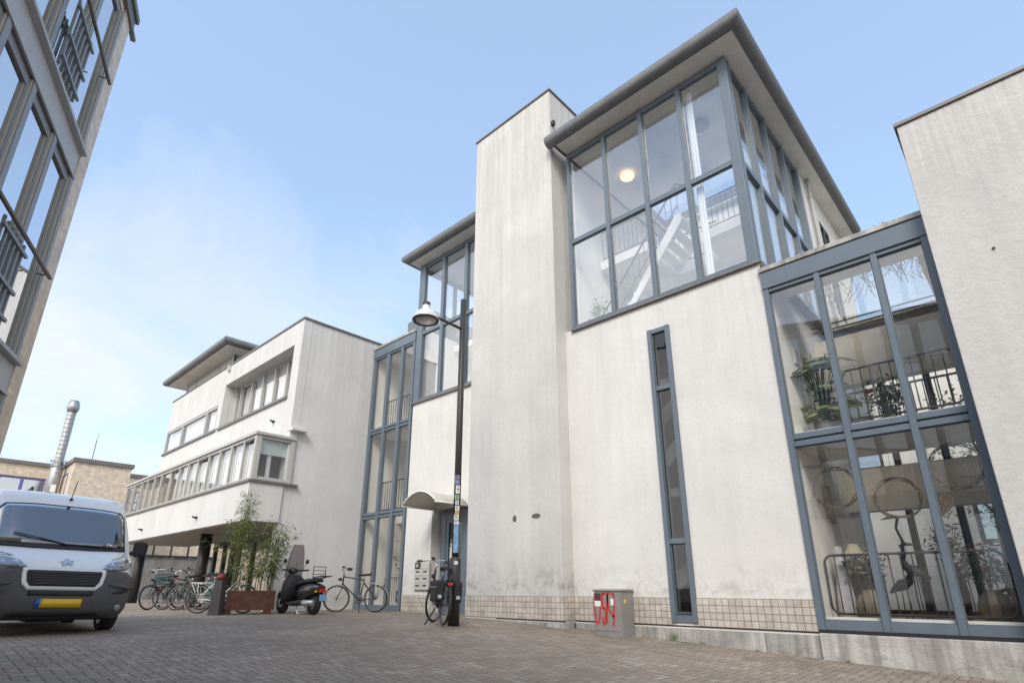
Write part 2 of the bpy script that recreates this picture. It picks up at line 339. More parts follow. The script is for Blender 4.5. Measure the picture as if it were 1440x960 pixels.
# ------------------------------------------------------------------ ground
GP = [(-100, 0), (-8.4, 0), (-7.4, -.025), (-6.2, -.10), (-5.2, -.155), (-3.9, -.215), (-2.5, -.285), (-.5, -.365), (3, -.45), (9, -.5), (900, -.5)]
def zg(x, y=0):
    for (a, za), (b, zb) in zip(GP, GP[1:]):
        if a <= x <= b: return za + (zb - za) * (x - a) / (b - a)
    return 0
M_pave = paving('brick_paving')
g = MB(); xs = [-900, -300, -100, -60, -40, -30, -20, -14, -11, -9.5, -8.4, -8, -7.4, -6.8, -6.2, -5.7, -5.2, -4.6, -3.9, -3.2, -2.5, -1.5, -.5, 1, 3, 6, 9, 30, 100, 300, 900]
ys = [-900, -200, -60, -30, -15, -10, -6, -4, -2, 0, 2, 4, 6, 7, 8, 9, 12, 20, 40, 120, 900]
g.grid([[(x, y, zg(x)) for x in xs] for y in ys])
pv = g.build('pavement', M_pave); pv['kind'] = 'structure'

# ------------------------------------------------------------------ window helper
def Yp(y0):            # facade plane facing -Y: (a along X, d outward, z)
    return lambda a, d, z: (a, y0 - d, z)
def Xp(x0):            # plane facing +X: a along Y
    return lambda a, d, z: (x0 + d, a, z)
def window(par, m, posts, rails, M=None, G=None, pw=.07, dep=.10, out=.015, panes=True, name='window', inner=True, pane_d=None):
    """posts: [(a0,a1)], rails: [(z0,z1)] first = sill rail, last = head rail"""
    M = M or M_blue; G = G or M_glass
    f = MB(); z0, z1 = rails[0][0], rails[-1][1]
    for a0, a1 in posts: f.box(a0, a1, out - dep, out, z0, z1, m)
    for (p0, p1), (q0, q1) in zip(posts, posts[1:]):
        for r0, r1 in rails: f.box(p1, q0, out - dep + .012, out - .014, r0, r1, m)
        if inner:      # narrow glazing beads round each light
            for (ra, rb), (rc, rd) in zip(rails, rails[1:]):
                bw = .013
                f.box(p1, p1 + bw, -.07, -.022, rb, rc, m); f.box(q0 - bw, q0, -.07, -.022, rb, rc, m)
                f.box(p1 + bw, q0 - bw, -.068, -.024, rb, rb + bw, m); f.box(p1 + bw, q0 - bw, -.068, -.024, rc - bw, rc, m)
    w_ = f.build(name, M, par, bevel=.004)
    if panes:
        g_ = MB()
        for (p0, p1), (q0, q1) in zip(posts, posts[1:]):
            for (ra, rb), (rc, rd) in zip(rails, rails[1:]):
                g_.quad(m(p1 + .01, -.05, rb + .01), m(q0 - .01, -.05, rb + .01), m(q0 - .01, -.05, rc - .01), m(p1 + .01, -.05, rc - .01))
        g_.build('pane', G, w_, off=w_['base'])
    return w_
def railing(par, pts, h, M, step=.11, rt=.018, rb=.008, name='railing', loop_end=False, zlow=.08):
    """pts: floor polyline; bars between a handrail and a bottom rail"""
    r = MB()
    for a, b in zip(pts, pts[1:]):
        a = Vector(a); b = Vector(b); n = max(2, int((b - a).length / step))
        r.tube([a + Vector((0, 0, h)), b + Vector((0, 0, h))], rt, 6); r.tube([a + Vector((0, 0, zlow)), b + Vector((0, 0, zlow))], rt * .7, 6)
        for i in range(n + 1):
            p = a.lerp(b, i / n); r.tube([p + Vector((0, 0, zlow)), p + Vector((0, 0, h))], rb, 5, False)
    return r.build(name, M, par)
def loop_rail(par, a0, a1, z0, z1, y, M, bars=6, r=.016, rc=.1, name='railing', open_right=False):
    b = MB(); pts = []
    def arc(cx, cz, s, e): return [(cx + rc * math.cos(R(s + (e - s) * i / 5)), y, cz + rc * math.sin(R(s + (e - s) * i / 5))) for i in range(6)]
    pts = arc(a0 + rc, z1 - rc, 180, 90) + arc(a1 - rc, z1 - rc, 90, 0) + arc(a1 - rc, z0 + rc, 0, -90) + arc(a0 + rc, z0 + rc, 270, 180)
    b.loop(pts, r, 8)
    for i in range(1, bars + 1):
        x = a0 + (a1 - a0) * i / (bars + 1); b.tube([(x, y, z0), (x, y, z1)], r * .55, 5, False)
    return b.build(name, M, par)

# ------------------------------------------------------------------ MAIN BUILDING
YM, YPR, YT = 8.33, 8.01, 9.0
mb = thing('apartment_building', 'tall off-white stucco building with blue corner glazing, blank pier and overhanging roof', 'building', (-6.1, YM, 0), world=True)
W = MB(); W.wall(-6.30, -2.40, -.02, 5.50, YM, YM + .3, [(-4.44, -4.03, .07, 4.92)])
W.wall(YM + .3, 12.6, -.02, 5.50, -2.70, -2.40, [], lambda a, d, z: (d, a, z))         # side wall under the corner glazing
W.build('wall', M_wall, mb, bevel=.008)
S = MB(); S.box(-2.42, -2.36, YM + .06, 12.5, 5.30, 5.53); S.build('ledge', M_coping, mb)
sw = MB(); sw.wall(12.45, 16.2, 5.0, 9.92, -2.62, -2.41, [(13.7, 14.6, 6.6, 9.2)], lambda a, d, z: (d, a, z)); sw.build('side_wall', M_wall, mb)
window(mb, Xp(-2.43), [(13.7, 13.78), (14.1, 14.18), (14.52, 14.6)], [(6.6, 6.68), (9.12, 9.2)], M=M_dark, G=M_glassb, name='side_window')
dp = MB(); dp.tube([(-2.34, 12.95, 9.92), (-2.34, 12.95, 9.5), (-2.34, 12.95, 5.3)], .04, 10)
for zc in (9.4, 8.0, 6.6): dp.tube([(-2.34, 12.95, zc - .03), (-2.34, 12.95, zc + .03)], .052, 10)
dp.build('downpipe', M_lgrey, mb)
# pier
P = MB(); P.box(-8.77, -6.30, YPR, 10.4, -.02, 11.72); pier = P.build('pier', M_pier, mb, bevel=.012)
Cp = MB(); Cp.box(-8.80, -6.27, YPR - .03, 10.43, 11.72, 11.77); Cp.build('coping', M_coping, mb, bevel=.006)
M_patch = stucco('mortar_patch', (.17, .16, .15), .1, .4, None, (.3, .29, .27), bump=.9)
for cx, cz, rx, rz in ((-7.43, 1.82, .055, .075), (-6.88, 1.83, .11, .05)):      # two spalled patches
    pts = [(cx + rx * math.cos(a) * random.uniform(.75, 1.1), cz + rz * math.sin(a) * random.uniform(.75, 1.1)) for a in [k * math.pi / 8 for k in range(16)]]
    sc_ = MB(); sc_.prism(pts, YPR - .004, YPR + .002, lambda u, v, w_: (u, w_, v)); sc_.build('spalled_patch', M_patch, mb)
vt = MB(); vt.box(-6.30, -6.22, 8.05, 8.12, 10.70, 10.82); vt.build('overflow_spout', M_dark, mb)
# tiled skirting (front of pier, its flank, main wall, entrance wall) and the concrete plinth below it
for k in range(4):
    TK = MB()
    if k == 0: TK.wall(-8.772, -6.298, .03, .42, YPR - .008, YPR + .02); TK.box(-6.32, -6.292, YPR + .0201, YM, .03, .42)
    else: TK.wall(*((-6.292, -4.44, .03, .42, YM - .008, YM + .02), (-4.03, -2.40, .03, .42, YM - .008, YM + .02), (-12.25, -11.20, -.02, .39, YT - .008, YT + .02))[k - 1])
    TK.build('tile_skirting', M_tile, mb)
boxes('plinth', [(-8.765, -6.295, YPR + .004, YM, -.7, .012), (-6.29, -4.9, YM + .004, YM + .29, -.7, .012), (-4.894, -3.1, YM + .004, YM + .29, -.7, .012), (-3.094, -2.40, YM + .004, YM + .29, -.7, .012)], M_plinth, mb, .01)
boxes('shadow_joint', [(-7.9, -6.284, YPR - .006, YPR + .02, .012, .030), (-6.28, -2.40, YM - .006, YM + .02, .012, .030)], M_dark, mb)
# slim window
sl_w = window(mb, Yp(YM - .02), [(-4.45, -4.375), (-4.105, -4.03)], [(.07, .16), (1.215, 1.29), (3.77, 3.85), (4.85, 4.93)], G=M_glasst, name='slim_window')
sb = MB(); sb.box(-4.37, -4.11, YM + .035, YM + .06, .185, .22); sb.build('sill_strip', M_white, sl_w, off=sl_w['base'])
# corner glazing
px = [(-6.10, -6.03), (-5.155, -5.07), (-4.26, -4.17), (-3.42, -3.32), (-2.56, -2.40)]
rz_ = [(5.50, 5.58), (7.50, 7.60), (9.76, 9.87)]
cw = window(mb, Yp(YM - .01), px, rz_, name='corner_window')
hd = MB(); hd.box(-6.12, -2.36, YM - .06, YM + .02, 5.455, 5.497); hd.build('sill', M_coping, mb, bevel=.005)
py_ = [(YM + .10, YM + .16), (9.22, 9.31), (10.22, 10.31), (11.27, 11.36), (12.28, 12.45)]
window(mb, Xp(-2.41), py_, [(5.54, 5.62), (7.50, 7.62), (9.76, 9.87)], name='corner_window', dep=.11)
# entrance wing left of the pier
E_ = MB(); E_.wall(-12.25, -8.76, -.02, 5.47, YT, YT + .3, [(-11.18, -9.70, -.1, 2.42)])
E_.build('entrance_wall', M_wall, mb, bevel=.008)
rc_ = MB(); rc_.wall(-11.4, -9.0, -.02, 3.2, YT + .3, YT + .34, [(-11.06, -9.98, .0, 2.40)]); rc_.build('recess_wall', M_wall, mb)
tx = [(-12.25, -11.99), (-11.20, -11.08), (-10.22, -10.10), (-9.3, -9.2), (-8.86, -8.77)]
window(mb, Yp(YT - .01), tx, [(5.47, 5.55), (7.52, 7.62), (9.76, 9.87)], name='stair_window')
hd2 = MB(); hd2.box(-12.27, -8.77, YT - .06, YT + .02, 5.425, 5.467); hd2.build('sill', M_coping, mb, bevel=.005)
# left flank of that glazing above the stairwell roof
window(mb, lambda a, d, z: (-12.24 - d, a, z), [(YT + .10, YT + .2), (10.3, 10.4), (11.6, 11.7)], [(7.9, 8.0), (9.76, 9.87)], name='stair_window')
# interior shells
boxes('interior_wall', [(-6.14, -2.72, 12.55, 12.7, -.02, 9.9), (-6.296, -6.145, YM + .32, 12.5, .0, 9.9), (-12.2, -8.78, 12.56, 12.69, -.02, 6.3), (-12.2, -11.2, 12.56, 12.69, 6.305, 9.9), (-9.4, -8.78, 12.56, 12.69, 6.305, 9.9), (-8.77, -8.6, 9.4, 12.5, 2.6, 9.9), (-12.22, -12.12, YT + .32, 12.5, 0.0, 7.8)], M_int, mb)
boxes('floor_slab', [(-6.1, -2.72, YM + .31, 12.5, 4.85, 5.02), (-12.1, -8.8, YT + .31, 12.5, 5.0, 5.2), (-12.1, -8.8, YT + 1.3, 12.5, 7.42, 7.6), (-12.1, -8.8, YT + .35, 12.5, 2.62, 2.8), (-6.1, -4.9, 9.5, 12.5, 7.42, 7.62), (-3.9, -2.7, 10.0, 12.5, 7.42, 7.62), (-4.895, -3.905, 10.9, 12.5, 7.42, 7.62)], M_int, mb)
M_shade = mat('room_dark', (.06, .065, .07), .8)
boxes('interior_wall', [(-4.75, -3.7, 9.55, 9.6, .05, 4.8)], M_shade, mb)  # dark panel painted for the unlit room behind the slim window
for za, zb_ in ((.35, 1.15), (2.35, 3.2), (3.1, 3.95)):
    q = MB(); q.prism([(-4.7, za), (-4.7, za + .3), (-3.75, zb_ + .3), (-3.75, zb_)], 8.75, 8.83, lambda u, v, w_: (u, w_, v)); q.build('stringer', M_int, mb)
boxes('landing', [(-4.72, -3.72, 8.68, 9.5, 2.0, 2.14), (-4.72, -3.72, 8.68, 9.5, 3.98, 4.1)], M_int, mb)
boxes('interior_wall', [(-10.95, -10.05, 10.4, 10.45, .0, 2.5)], M_shade, mb)  # dark panel painted for the unlit hall behind the door
ST = MB()          # straight flight rising to the gallery
n_ = 14
for i in range(n_):
    x0 = -6.0 + i * (2.1 / n_); z0 = 5.05 + i * (2.5 / n_)
    ST.box(x0, x0 + 2.1 / n_ + .02, 9.1, 9.85, z0 + .12, z0 + .165)
ST.prism([(-6.0, 4.98), (-5.9, 4.98), (-3.9, 7.42), (-3.9, 7.6), (-4.02, 7.6)], 9.06, 9.1, lambda u, v, w_: (u, w_, v))
ST.prism([(-6.0, 4.98), (-5.9, 4.98), (-3.9, 7.42), (-3.9, 7.6), (-4.02, 7.6)], 9.85, 9.89, lambda u, v, w_: (u, w_, v))
stc = ST.build('staircase', M_int, mb)
hr = MB(); hr.tube([(-6.0, 9.08, 5.85), (-3.95, 9.08, 8.33), (-3.85, 9.3, 8.38)], .02, 6); hr.tube([(-6.0, 9.08, 5.35), (-3.95, 9.08, 7.83)], .012, 6)
for i in range(16):
    x = -6.0 + 2.05 * i / 15; z = 5.85 + 2.48 * i / 15; hr.tube([(x, 9.08, z - .62), (x, 9.08, z)], .008, 5, False)
hr.build('handrail', M_rail, stc, off=stc['base'])
railing(mb, [(-6.05, 9.55, 7.62), (-4.92, 9.55, 7.62), (-4.92, 10.88, 7.62), (-3.9, 10.9, 7.62)], .78, M_rail)
railing(mb, [(-3.88, 10.05, 7.62), (-2.75, 10.05, 7.62)], .78, M_rail)
railing(mb, [(-12.0, YT + 1.34, 7.6), (-8.85, YT + 1.34, 7.6)], .85, M_rail, .13)
lt = MB(); lt.lathe([(.16, 9.84), (.16, 9.80), (.14, 9.78)], (-5.41, 9.8, 0)); c1 = lt.build('ceiling_light', M_lamp, mb); c1['label'] = 'lit round warm ceiling light'
lt = MB(); lt.lathe([(.17, 9.84), (.17, 9.78), (.09, 9.74)], (-3.44, 9.52, 0)); lt.build('ceiling_light', mat('lamp_grey', (.35, .35, .36), .5), mb)
lt = MB(); lt.lathe([(.13, 7.41), (.13, 7.36), (.08, 7.34)], (-4.4, 11.5, 0)); lt.build('ceiling_light', mat('lamp_grey2', (.4, .4, .4), .5), mb)
bl_ = MB()
for (a0, a1), (b0, b1) in zip(py_, py_[1:]): bl_.box(-2.53, -2.52, a1 + .03, b0 - .03, 5.62, 7.49); bl_.box(-2.53, -2.52, a1 + .03, b0 - .03, 7.63, 8.25)
bl_.build('pane_sheet', M_sheet, mb)  # white sheets stand in for the bright reflection on the side panes
cu = MB(); cu.grid([[(-3.30 + i * .018, YM + .16 + .02 * math.sin(i * 2.2), z) for i in range(9)] for z in (5.56, 9.74)]); cu.build('curtain', mat('curtain_white', (.85, .87, .88), .8), mb)
# roofs with half-round zinc nosing
def roof(par, x0, x1, y0, y1, zs, corner_r=True, left=True, hole=None):
    hl = [hole] if hole else []
    s = MB(); s.wall(x0 + .198, x1 - .198, y0 + .198, y1, zs, zs + .03, hl, lambda a, d, z: (a, z, d)); so_ = s.build('soffit', M_soffit, par)
    s = MB(); s.wall(x0 + .1, x1 - .12, y0 + .12, y1 - .01, zs + .04, zs + .28, hl, lambda a, d, z: (a, z, d)); s.build('roof', M_zinc, par)
    if hole: s = MB(); s.box(hole[0] - .05, hole[1] + .05, hole[2] - .05, hole[3] + .05, zs + .285, zs + .30); s.build('added_skylight', M_glassd, par)  # unseen glazed roof opening, added to let daylight into the rooms
    t_ = MB(); r_ = .145; pr = [(r_ * math.cos(a), r_ * math.sin(a)) for a in [R(-90 + 18 * k) for k in range(11)]] + [(-.05, r_), (-.05, -r_)]
    zc = zs + .145
    rows = []
    path = ([(x0, y1, -1, 0), (x0, y0, -1, -1)] if left else [(x0, y0, 0, -1)]) + [(x1, y0, 1, -1), (x1, y1, 1, 0)]
    for (x, y, ox, oy) in path:
        rows.append([(x - ox * r_ + ox * u, y - oy * r_ + oy * u, zc + v) for u, v in pr + [pr[0]]])
    t_.grid(rows, False); t_.build('gutter', M_zinc, par)
roof(mb, -6.28, -1.90, 7.74, 16.3, 9.90, left=False, hole=(-5.8, -2.9, 11.3, 12.4))
roof(mb, -12.56, -8.775, 8.45, 12.8, 9.90, left=True, hole=(-11.8, -9.0, 11.3, 12.3))
# entrance door
dr = MB(); m_ = Yp(YT + .22)
dr.box(-11.04, -10.86, -.06, .03, .0, 2.38, m_); dr.box(-10.18, -10.0, -.06, .03, .0, 2.38, m_); dr.box(-10.86, -10.18, -.058, .028, 2.22, 2.38, m_); dr.box(-10.86, -10.18, -.058, .028, .0, .3, m_)
door = dr.build('door', M_blue, mb, bevel=.006)
d2 = MB(); d2.box(-10.86, -10.76, -.05, .012, .3, 2.17, m_); d2.box(-10.28, -10.18, -.05, .012, .3, 2.17, m_); d2.box(-10.76, -10.28, -.05, .01, 2.08, 2.17, m_); d2.box(-10.86, -10.18, -.05, .02, 2.172, 2.215, m_)
d2.build('door_leaf', M_blue, door, off=door['base'])
g_ = MB(); g_.quad(m_(-10.76, -.02, .3), m_(-10.28, -.02, .3), m_(-10.28, -.02, 2.08), m_(-10.76, -.02, 2.08)); g_.build('pane', M_glasst, door, off=door['base'])
h_ = MB(); h_.tube([m_(-10.32, .02, 1.0), m_(-10.32, .07, 1.0), m_(-10.42, .07, 1.0)], .012, 6); h_.build('handle', M_bgrey, door, off=door['base'])
n_ = MB(); n_.box(-10.72, -10.58, -.012, -.006, 1.16, 1.5, m_); n_.box(-10.70, -10.6, -.012, -.006, 1.52, 1.58, m_); n_.build('notice', M_white, door, off=door['base'])
lb = MB(); m_ = Yp(YT); lb.box(-11.72, -11.14, .0, .04, .50, 1.17, m_); lbx = lb.build('letterbox_panel', M_lgrey, mb, bevel=.005)
q = MB()
for r in range(4):
    for c in range(2):
        a0 = -11.70 + c * .285
        if r == 3 and c == 0: continue
        q.box(a0, a0 + .27, .04, .052, .515 + r * .162, .515 + r * .162 + .148, m_)
q.build('flap', mat('flap_cream', (.52, .51, .49), .5), lbx, bevel=.003, off=lbx['base'])
q = MB()
for r in range(3):
    for c in range(2):
        a0 = -11.70 + c * .285; q.box(a0 + .05, a0 + .2, .052, .056, .59 + r * .162, .625 + r * .162, m_)
q.box(-11.69, -11.50, .04, .06, 1.01, 1.15, m_); q.build('slot', M_dark, lbx, off=lbx['base'])
q = MB(); q.box(-11.65, -11.55, .06, .064, 1.04, 1.12, m_); q.build('intercom', M_bgrey, lbx, off=lbx['base'])
ca = MB(); rows = []                                            # barrel canopy over the door
for y in (YT - .01, 8.7, 8.35, 8.0):
    rows.append([(-11.07 + 1.22 * k / 12, y, 2.42 + .265 * math.sin(math.pi * k / 12) ** .8) for k in range(13)])
ca.grid(rows); cn_ = ca.build('canopy', leafmat('canopy_sheet', (.68, .66, .60), (.62, .6, .52), 3.0), mb)
so_m = cn_.modifiers.new('solid', 'SOLIDIFY'); so_m.thickness = .02
cb_ = MB(); cb_.tube([rows[3][k] for k in range(13)], .02, 6); cb_.tube([(-11.07, 8.0, 2.40), (-11.07, YT, 2.40)], .025, 6); cb_.tube([(-9.85, 8.0, 2.40), (-9.85, YT, 2.40)], .025, 6)
cb_.box(-11.12, -11.05, YT - .06, YT, 2.30, 2.42); cb_.box(-10.66, -10.52, YT - .12, YT, 2.66, 2.72); cb_.build('canopy_frame', M_white, cn_, off=cn_['base'])
wl = MB(); wl.ball((-9.05, YT - .08, 2.42), .06); wl.build('wall_light', M_dark, mb)

# ------------------------------------------------------------------ RIGHT GLASS LINK
rl = thing('glass_link', 'two-storey blue-framed glazed link full of plants beside the blank right-hand wall', 'building', (-2.4, YM, 0), world=True)
f = MB(); f.box(-2.40, -.275, YM - .05, YM + .10, 4.96, 5.24); f.build('fascia', M_blue, rl, bevel=.006)
f = MB(); f.wall(-2.415, -.275, YM - .07, 11.9, 5.255, 5.33, [(-2.2, -.5, 9.3, 11.4)], lambda a, d, z: (a, z, d)); f.build('roof_edge', M_plinth, rl, bevel=.006)
f = MB(); f.box(-2.25, -.45, 9.25, 11.45, 5.335, 5.35); f.build('added_skylight', M_glassd, rl)  # unseen roof glazing added to brighten the link interior
window(rl, Yp(YM - .02), [(-2.40, -2.32), (-1.675, -1.60), (-.945, -.87), (-.355, -.28)], [(.06, .17), (2.44, 2.515), (2.545, 2.62), (4.90, 4.97)], G=M_glassd, name='link_window')
boxes('sill_strip', [(-2.31, -.36, YM + .055, YM + .09, .172, .215), (-2.31, -.36, YM + .055, YM + .09, 2.602, 2.65)], M_white, rl)
f = MB(); f.box(-2.395, 3.2, YM - .05, YM + .3, -.9, .02); f.build('plinth', M_plinth, rl, bevel=.012)
f = MB(); f.box(-2.395, -.28, YM - .03, YM + .2, .022, .058); f.build('shadow_joint', M_dark, rl)
f = MB(); f.box(-2.39, -.28, YM + .12, 11.6, .02, .12); f.build('floor', M_floor, rl)
f = MB(); f.box(-2.335, -.335, YM + .12, 9.75, 2.45, 2.60); f.build('floor_slab', M_intbeige, rl)
boxes('reflection_band', [(-2.335, -.335, 10.5, 10.75, 3.85, 4.75), (-2.335, -.335, 10.78, 11.0, 1.75, 2.44)], M_intbeige, rl)  # taupe bands stand in for the opposite facade reflected in the glass
boxes('interior_wall', [(-.33, -.28, YM + .12, 11.8, .02, 5.25), (-2.398, -2.34, YM + .12, 11.8, .02, 5.25)], M_int, rl)
boxes('ceiling', [(-2.335, -.335, YM + .11, 9.3, 5.2, 5.25)], M_int, rl)
window(rl, Yp(11.7), [(-2.34, -2.26), (-1.68, -1.6), (-.98, -.9), (-.41, -.33)], [(.12, .2), (2.43, 2.6), (5.1, 5.2)], M=M_dark, G=M_glassd, name='rear_window')
loop_rail(rl, -2.31, -.42, .24, .98, YM + .42, M_raild, 14); loop_rail(rl, -1.66, -.36, 2.78, 3.52, YM + .42, M_raild, 10)
railing(rl, [(-2.3, 9.7, 2.6), (-.4, 9.7, 2.6)], .85, M_raild, .14)
for z in (4.62, 4.72): MB().tube([(-2.3, 10.42, z + .28), (-.4, 10.42, z + .28)], .012, 6).build('reflection_rail', M_rail, rl)  # tubes stand in for the reflected guard rail opposite
cy = thing('courtyard_wall', 'white rendered rear building seen through the glazed link', 'wall', (-2, 17, 0), world=True)
f = MB(); f.wall(-9, 8, -.5, 6.2, 16.5, 16.8, [(-1.1, -.2, 1.5, 3.0), (-3.6, -2.6, 3.4, 4.8)]); f.build('wall', M_white, cy)
window(cy, Yp(16.6), [(-1.1, -1.02), (-.28, -.2)], [(1.5, 1.58), (2.92, 3.0)], M=M_dark, G=M_glassb, name='window'); window(cy, Yp(16.6), [(-3.6, -3.52), (-2.68, -2.6)], [(3.4, 3.48), (4.72, 4.8)], M=M_dark, G=M_glassb, name='window')
# ------------------------------------------------------------------ RIGHT END BUILDING
eb = thing('end_building', 'blank rough-rendered wall block filling the right edge of the view', 'building', (-.27, YPR, 0), world=True)
f = MB(); f.box(-.27, 7.0, YPR, 13, .02, 6.53); f.build('wall', M_end, eb, bevel=.012)
f = MB(); f.box(-.30, 7.03, YPR - .03, 13.03, 6.53, 6.585); f.build('coping', M_coping, eb, bevel=.006)
f = MB(); f.box(-.25, 6.98, YPR + .02, 12.9, -.9, .02); f.build('plinth', M_plinth, eb)
f = MB(); f.lathe([(.017, 0), (.017, .012)], (.29, YPR - .01, 4.35), 'y', 12); f.build('wall_plug', M_dark, eb)

# ------------------------------------------------------------------ LEFT GLASS STAIRWELL
ll = thing('glass_stairwell', 'three-storey blue-framed glass stairwell between the grey-white block and the entrance wall', 'building', (-14.4, YT, 0), world=True)
f = MB(); f.box(-14.42, -12.28, YT - .05, YT + .1, 7.42, 7.70); f.build('fascia', M_blue, ll, bevel=.006)
f = MB(); f.box(-14.43, -12.27, YT - .07, 12.4, 7.72, 7.79); f.build('roof_edge', M_plinth, ll, bevel=.006)
window(ll, Yp(YT - .02), [(-14.42, -14.30), (-13.68, -13.56), (-12.97, -12.85), (-12.38, -12.28)], [(.0, .12), (2.40, 2.47), (2.50, 2.57), (4.91, 4.98), (5.01, 5.08), (7.36, 7.42)], G=M_glassd, name='stairwell_window')
boxes('floor_slab', [(-14.355, -12.305, YT + 1.2, 12.29, 2.40, 2.56), (-14.355, -12.305, YT + .16, 12.29, 4.90, 5.07), (-14.42, -12.26, YT + .12, 12.4, 7.42, 7.6), (-14.355, -12.305, YT + .12, 12.29, -.02, .02)], M_int, ll)
boxes('interior_wall', [(-14.42, -14.36, YT + .12, 12.4, .02, 7.42), (-12.30, -12.26, YT + .12, 12.4, .02, 7.42), (-14.36, -13.2, 12.3, 12.4, .02, 7.42), (-13.195, -12.3, 12.3, 12.4, .02, 4.0)], M_int, ll)
for z in (5.2, 2.68): loop_rail(ll, -14.05, -12.36, z, z + .80, YT + .35, M_raild, 14, .018)
railing(ll, [(-13.9, YT + .6, .02), (-12.4, YT + .6, .02)], .8, M_rail, .09)
f = MB(); f.box(-13.75, -12.45, 9.7, 11.5, 7.79, 8.75); f.build('roof_box', mat('roof_box_metal', (.15, .165, .19), .5, var=.1), ll, bevel=.01)

# ------------------------------------------------------------------ GREY-WHITE BLOCK (left)
XG, YG, YB = -14.45, 6.57, 5.68
gb = thing('apartment_block', 'grey-white block with a long projecting band of windows above an open undercroft', 'building', (XG, YG, 0), world=True)
f = MB(); f.wall(-25.9, XG, 3.10, 8.0, YG, YG + .25, [(-20.0, -14.9, 5.72, 7.30), (-25.9, -20.36, 5.74, 6.66), (-25.9, XG - .35, 3.2, 4.42)])
f.wall(YG + .25, 12.4, -.02, 8.0, XG - .25, XG, [], lambda a, d, z: (d, a, z))
f.box(XG - .249, XG, YG, YG + .25, -.02, 3.10); f.build('wall', M_grey, gb, bevel=.01)
boxes('interior_wall', [(-25.69, -14.71, 8.2, 12.19, 7.8, 7.9), (-25.9, -14.71, 12.2, 12.4, 0, 7.99), (-25.9, -25.7, YG + .26, 12.19, 3.1, 7.99), (-25.69, -14.71, YG + .26, 12.19, 4.9, 5.0)], M_conc, gb)
boxes('coping', [(-19.745, XG + .03, YG - .03, YG + .28, 8.0, 8.06), (XG - .28, XG + .03, YG + .285, 12.4, 8.0, 8.06), (-25.95, -19.75, YG - .03, YG + .28, 8.0, 8.045)], M_coping, gb, .006)
boxes('sill', [(-20.0, -14.9, YG - .06, YG + .45, 5.64, 5.72), (-25.9, -20.2, YG - .06, YG + .2, 5.66, 5.74)], M_coping, gb, .005)
# niche window
f = MB(); f.box(-20.02, -14.88, YG + .25, YG + .55, 7.30, 7.36); f.box(-20.06, -20.0, YG + .25, YG + .55, 5.70, 7.30); f.box(-14.9, -14.85, YG + .25, YG + .55, 5.70, 7.30); f.build('niche_lining', M_grey, gb)
ps = [(-20.0, -19.92), (-19.62, -19.54), (-18.74, -18.66), (-17.87, -17.79), (-16.98, -16.90), (-16.14, -16.06), (-15.3, -15.22), (-14.98, -14.9)]
window(gb, Yp(YG + .42), ps, [(5.73, 5.80), (7.22, 7.30)], M=M_lgrey, name='niche_window', dep=.08)
f = MB()
for (a, b), (c, d) in zip(ps, ps[1:]): f.box(b + .03, c - .03, YG + .55, YG + .56, 5.8 + random.choice((0, 0, .02)), 7.21)
f.build('pane_sheet', M_sheet, gb)  # white sheets close behind the niche panes
ps = [(-25.9, -25.8), (-24.05, -23.93), (-21.5, -21.4), (-20.44, -20.36)]
window(gb, Yp(YG + .02), ps, [(5.74, 5.81), (6.58, 6.66)], M=M_bgrey, name='ribbon_window')
f = MB()
for (a, b), (c, d) in zip(ps, ps[1:]): f.box(b + .03, c - .03, YG + .16, YG + .17, 5.82, 6.57)
f.build('pane_sheet', M_sheet, gb)
# projecting band
f = MB(); f.wall(-26.4, -14.40, 2.14, 3.10, YB, YB + .2); f.wall(YB + .2, YG - .002, 2.14, 3.10, -14.6, -14.40, [], lambda a, d, z: (d, a, z)); f.box(-26.4, -14.6, YB + .2, YG - .002, 2.9, 3.1); f.build('parapet', M_grey, gb, bevel=.008)
f = MB(); f.box(-26.4, -14.47, YB + .2, 8.3, 2.16, 2.24); f.build('soffit', mat('soffit_grey', (.42, .41, .40), .8, var=.12), gb)
f = MB(); f.box(-26.5, -14.36, YB - .05, YB + .25, 3.10, 3.165); f.box(-14.62, -14.36, YB + .25, 6.95, 3.10, 3.165); f.build('sill', M_coping, gb, bevel=.006)
bx = [-26.3, -25.3, -24.3, -23.55, -22.8, -22.03, -21.05, -20.22, -19.38, -18.55, -17.68, -16.82, -16.0, -15.16]
ps = [(x - .03, x + .03) for x in bx] + [(-14.52, -14.41)]
bw_ = window(gb, Yp(YB + .03), ps, [(3.17, 3.24), (4.26, 4.34)], M=M_lgrey, name='band_window', dep=.07, inner=False)
f = MB(); f.box(-26.4, -14.36, YB - .02, YB + .3, 4.34, 4.42); f.box(-26.4, -14.45, YB + .3, YG, 4.345, 4.415); f.box(-14.6, -14.36, YB + .3, 6.75, 4.342, 4.418); f.build('band_roof', M_lgrey, gb, bevel=.006)
f = MB()
for i in (13, 9, 6, 3): f.box(bx[i] + .06, (bx + [-14.5])[i + 1] - .06, YB + .005, YB + .03, 4.19, 4.255)
f.build('vent_strip', M_dark, gb)
f = MB()
for i in range(6, 14): f.box(bx[i] + .04, (bx + [-14.56])[i + 1] - .04, YB + .2, YB + .21, 3.3 if i < 13 else 3.25, 4.24)
f.build('pane_sheet', M_sheet, gb)
sw_ = window(gb, Xp(-14.41), [(5.72, 5.84), (6.63, 6.75)], [(3.17, 3.25), (4.26, 4.34)], M=M_lgrey, name='side_window', dep=.06)
f = MB(); f.box(-14.50, -14.49, 5.86, 6.62, 3.86, 4.26); f.build('pane_sheet', mat('blind_green', (.62, .72, .70), .8), gb)
f = MB(); f.box(-14.56, -14.53, 6.1, 6.2, 3.25, 4.2); f.build('inner_frame', M_white, gb)
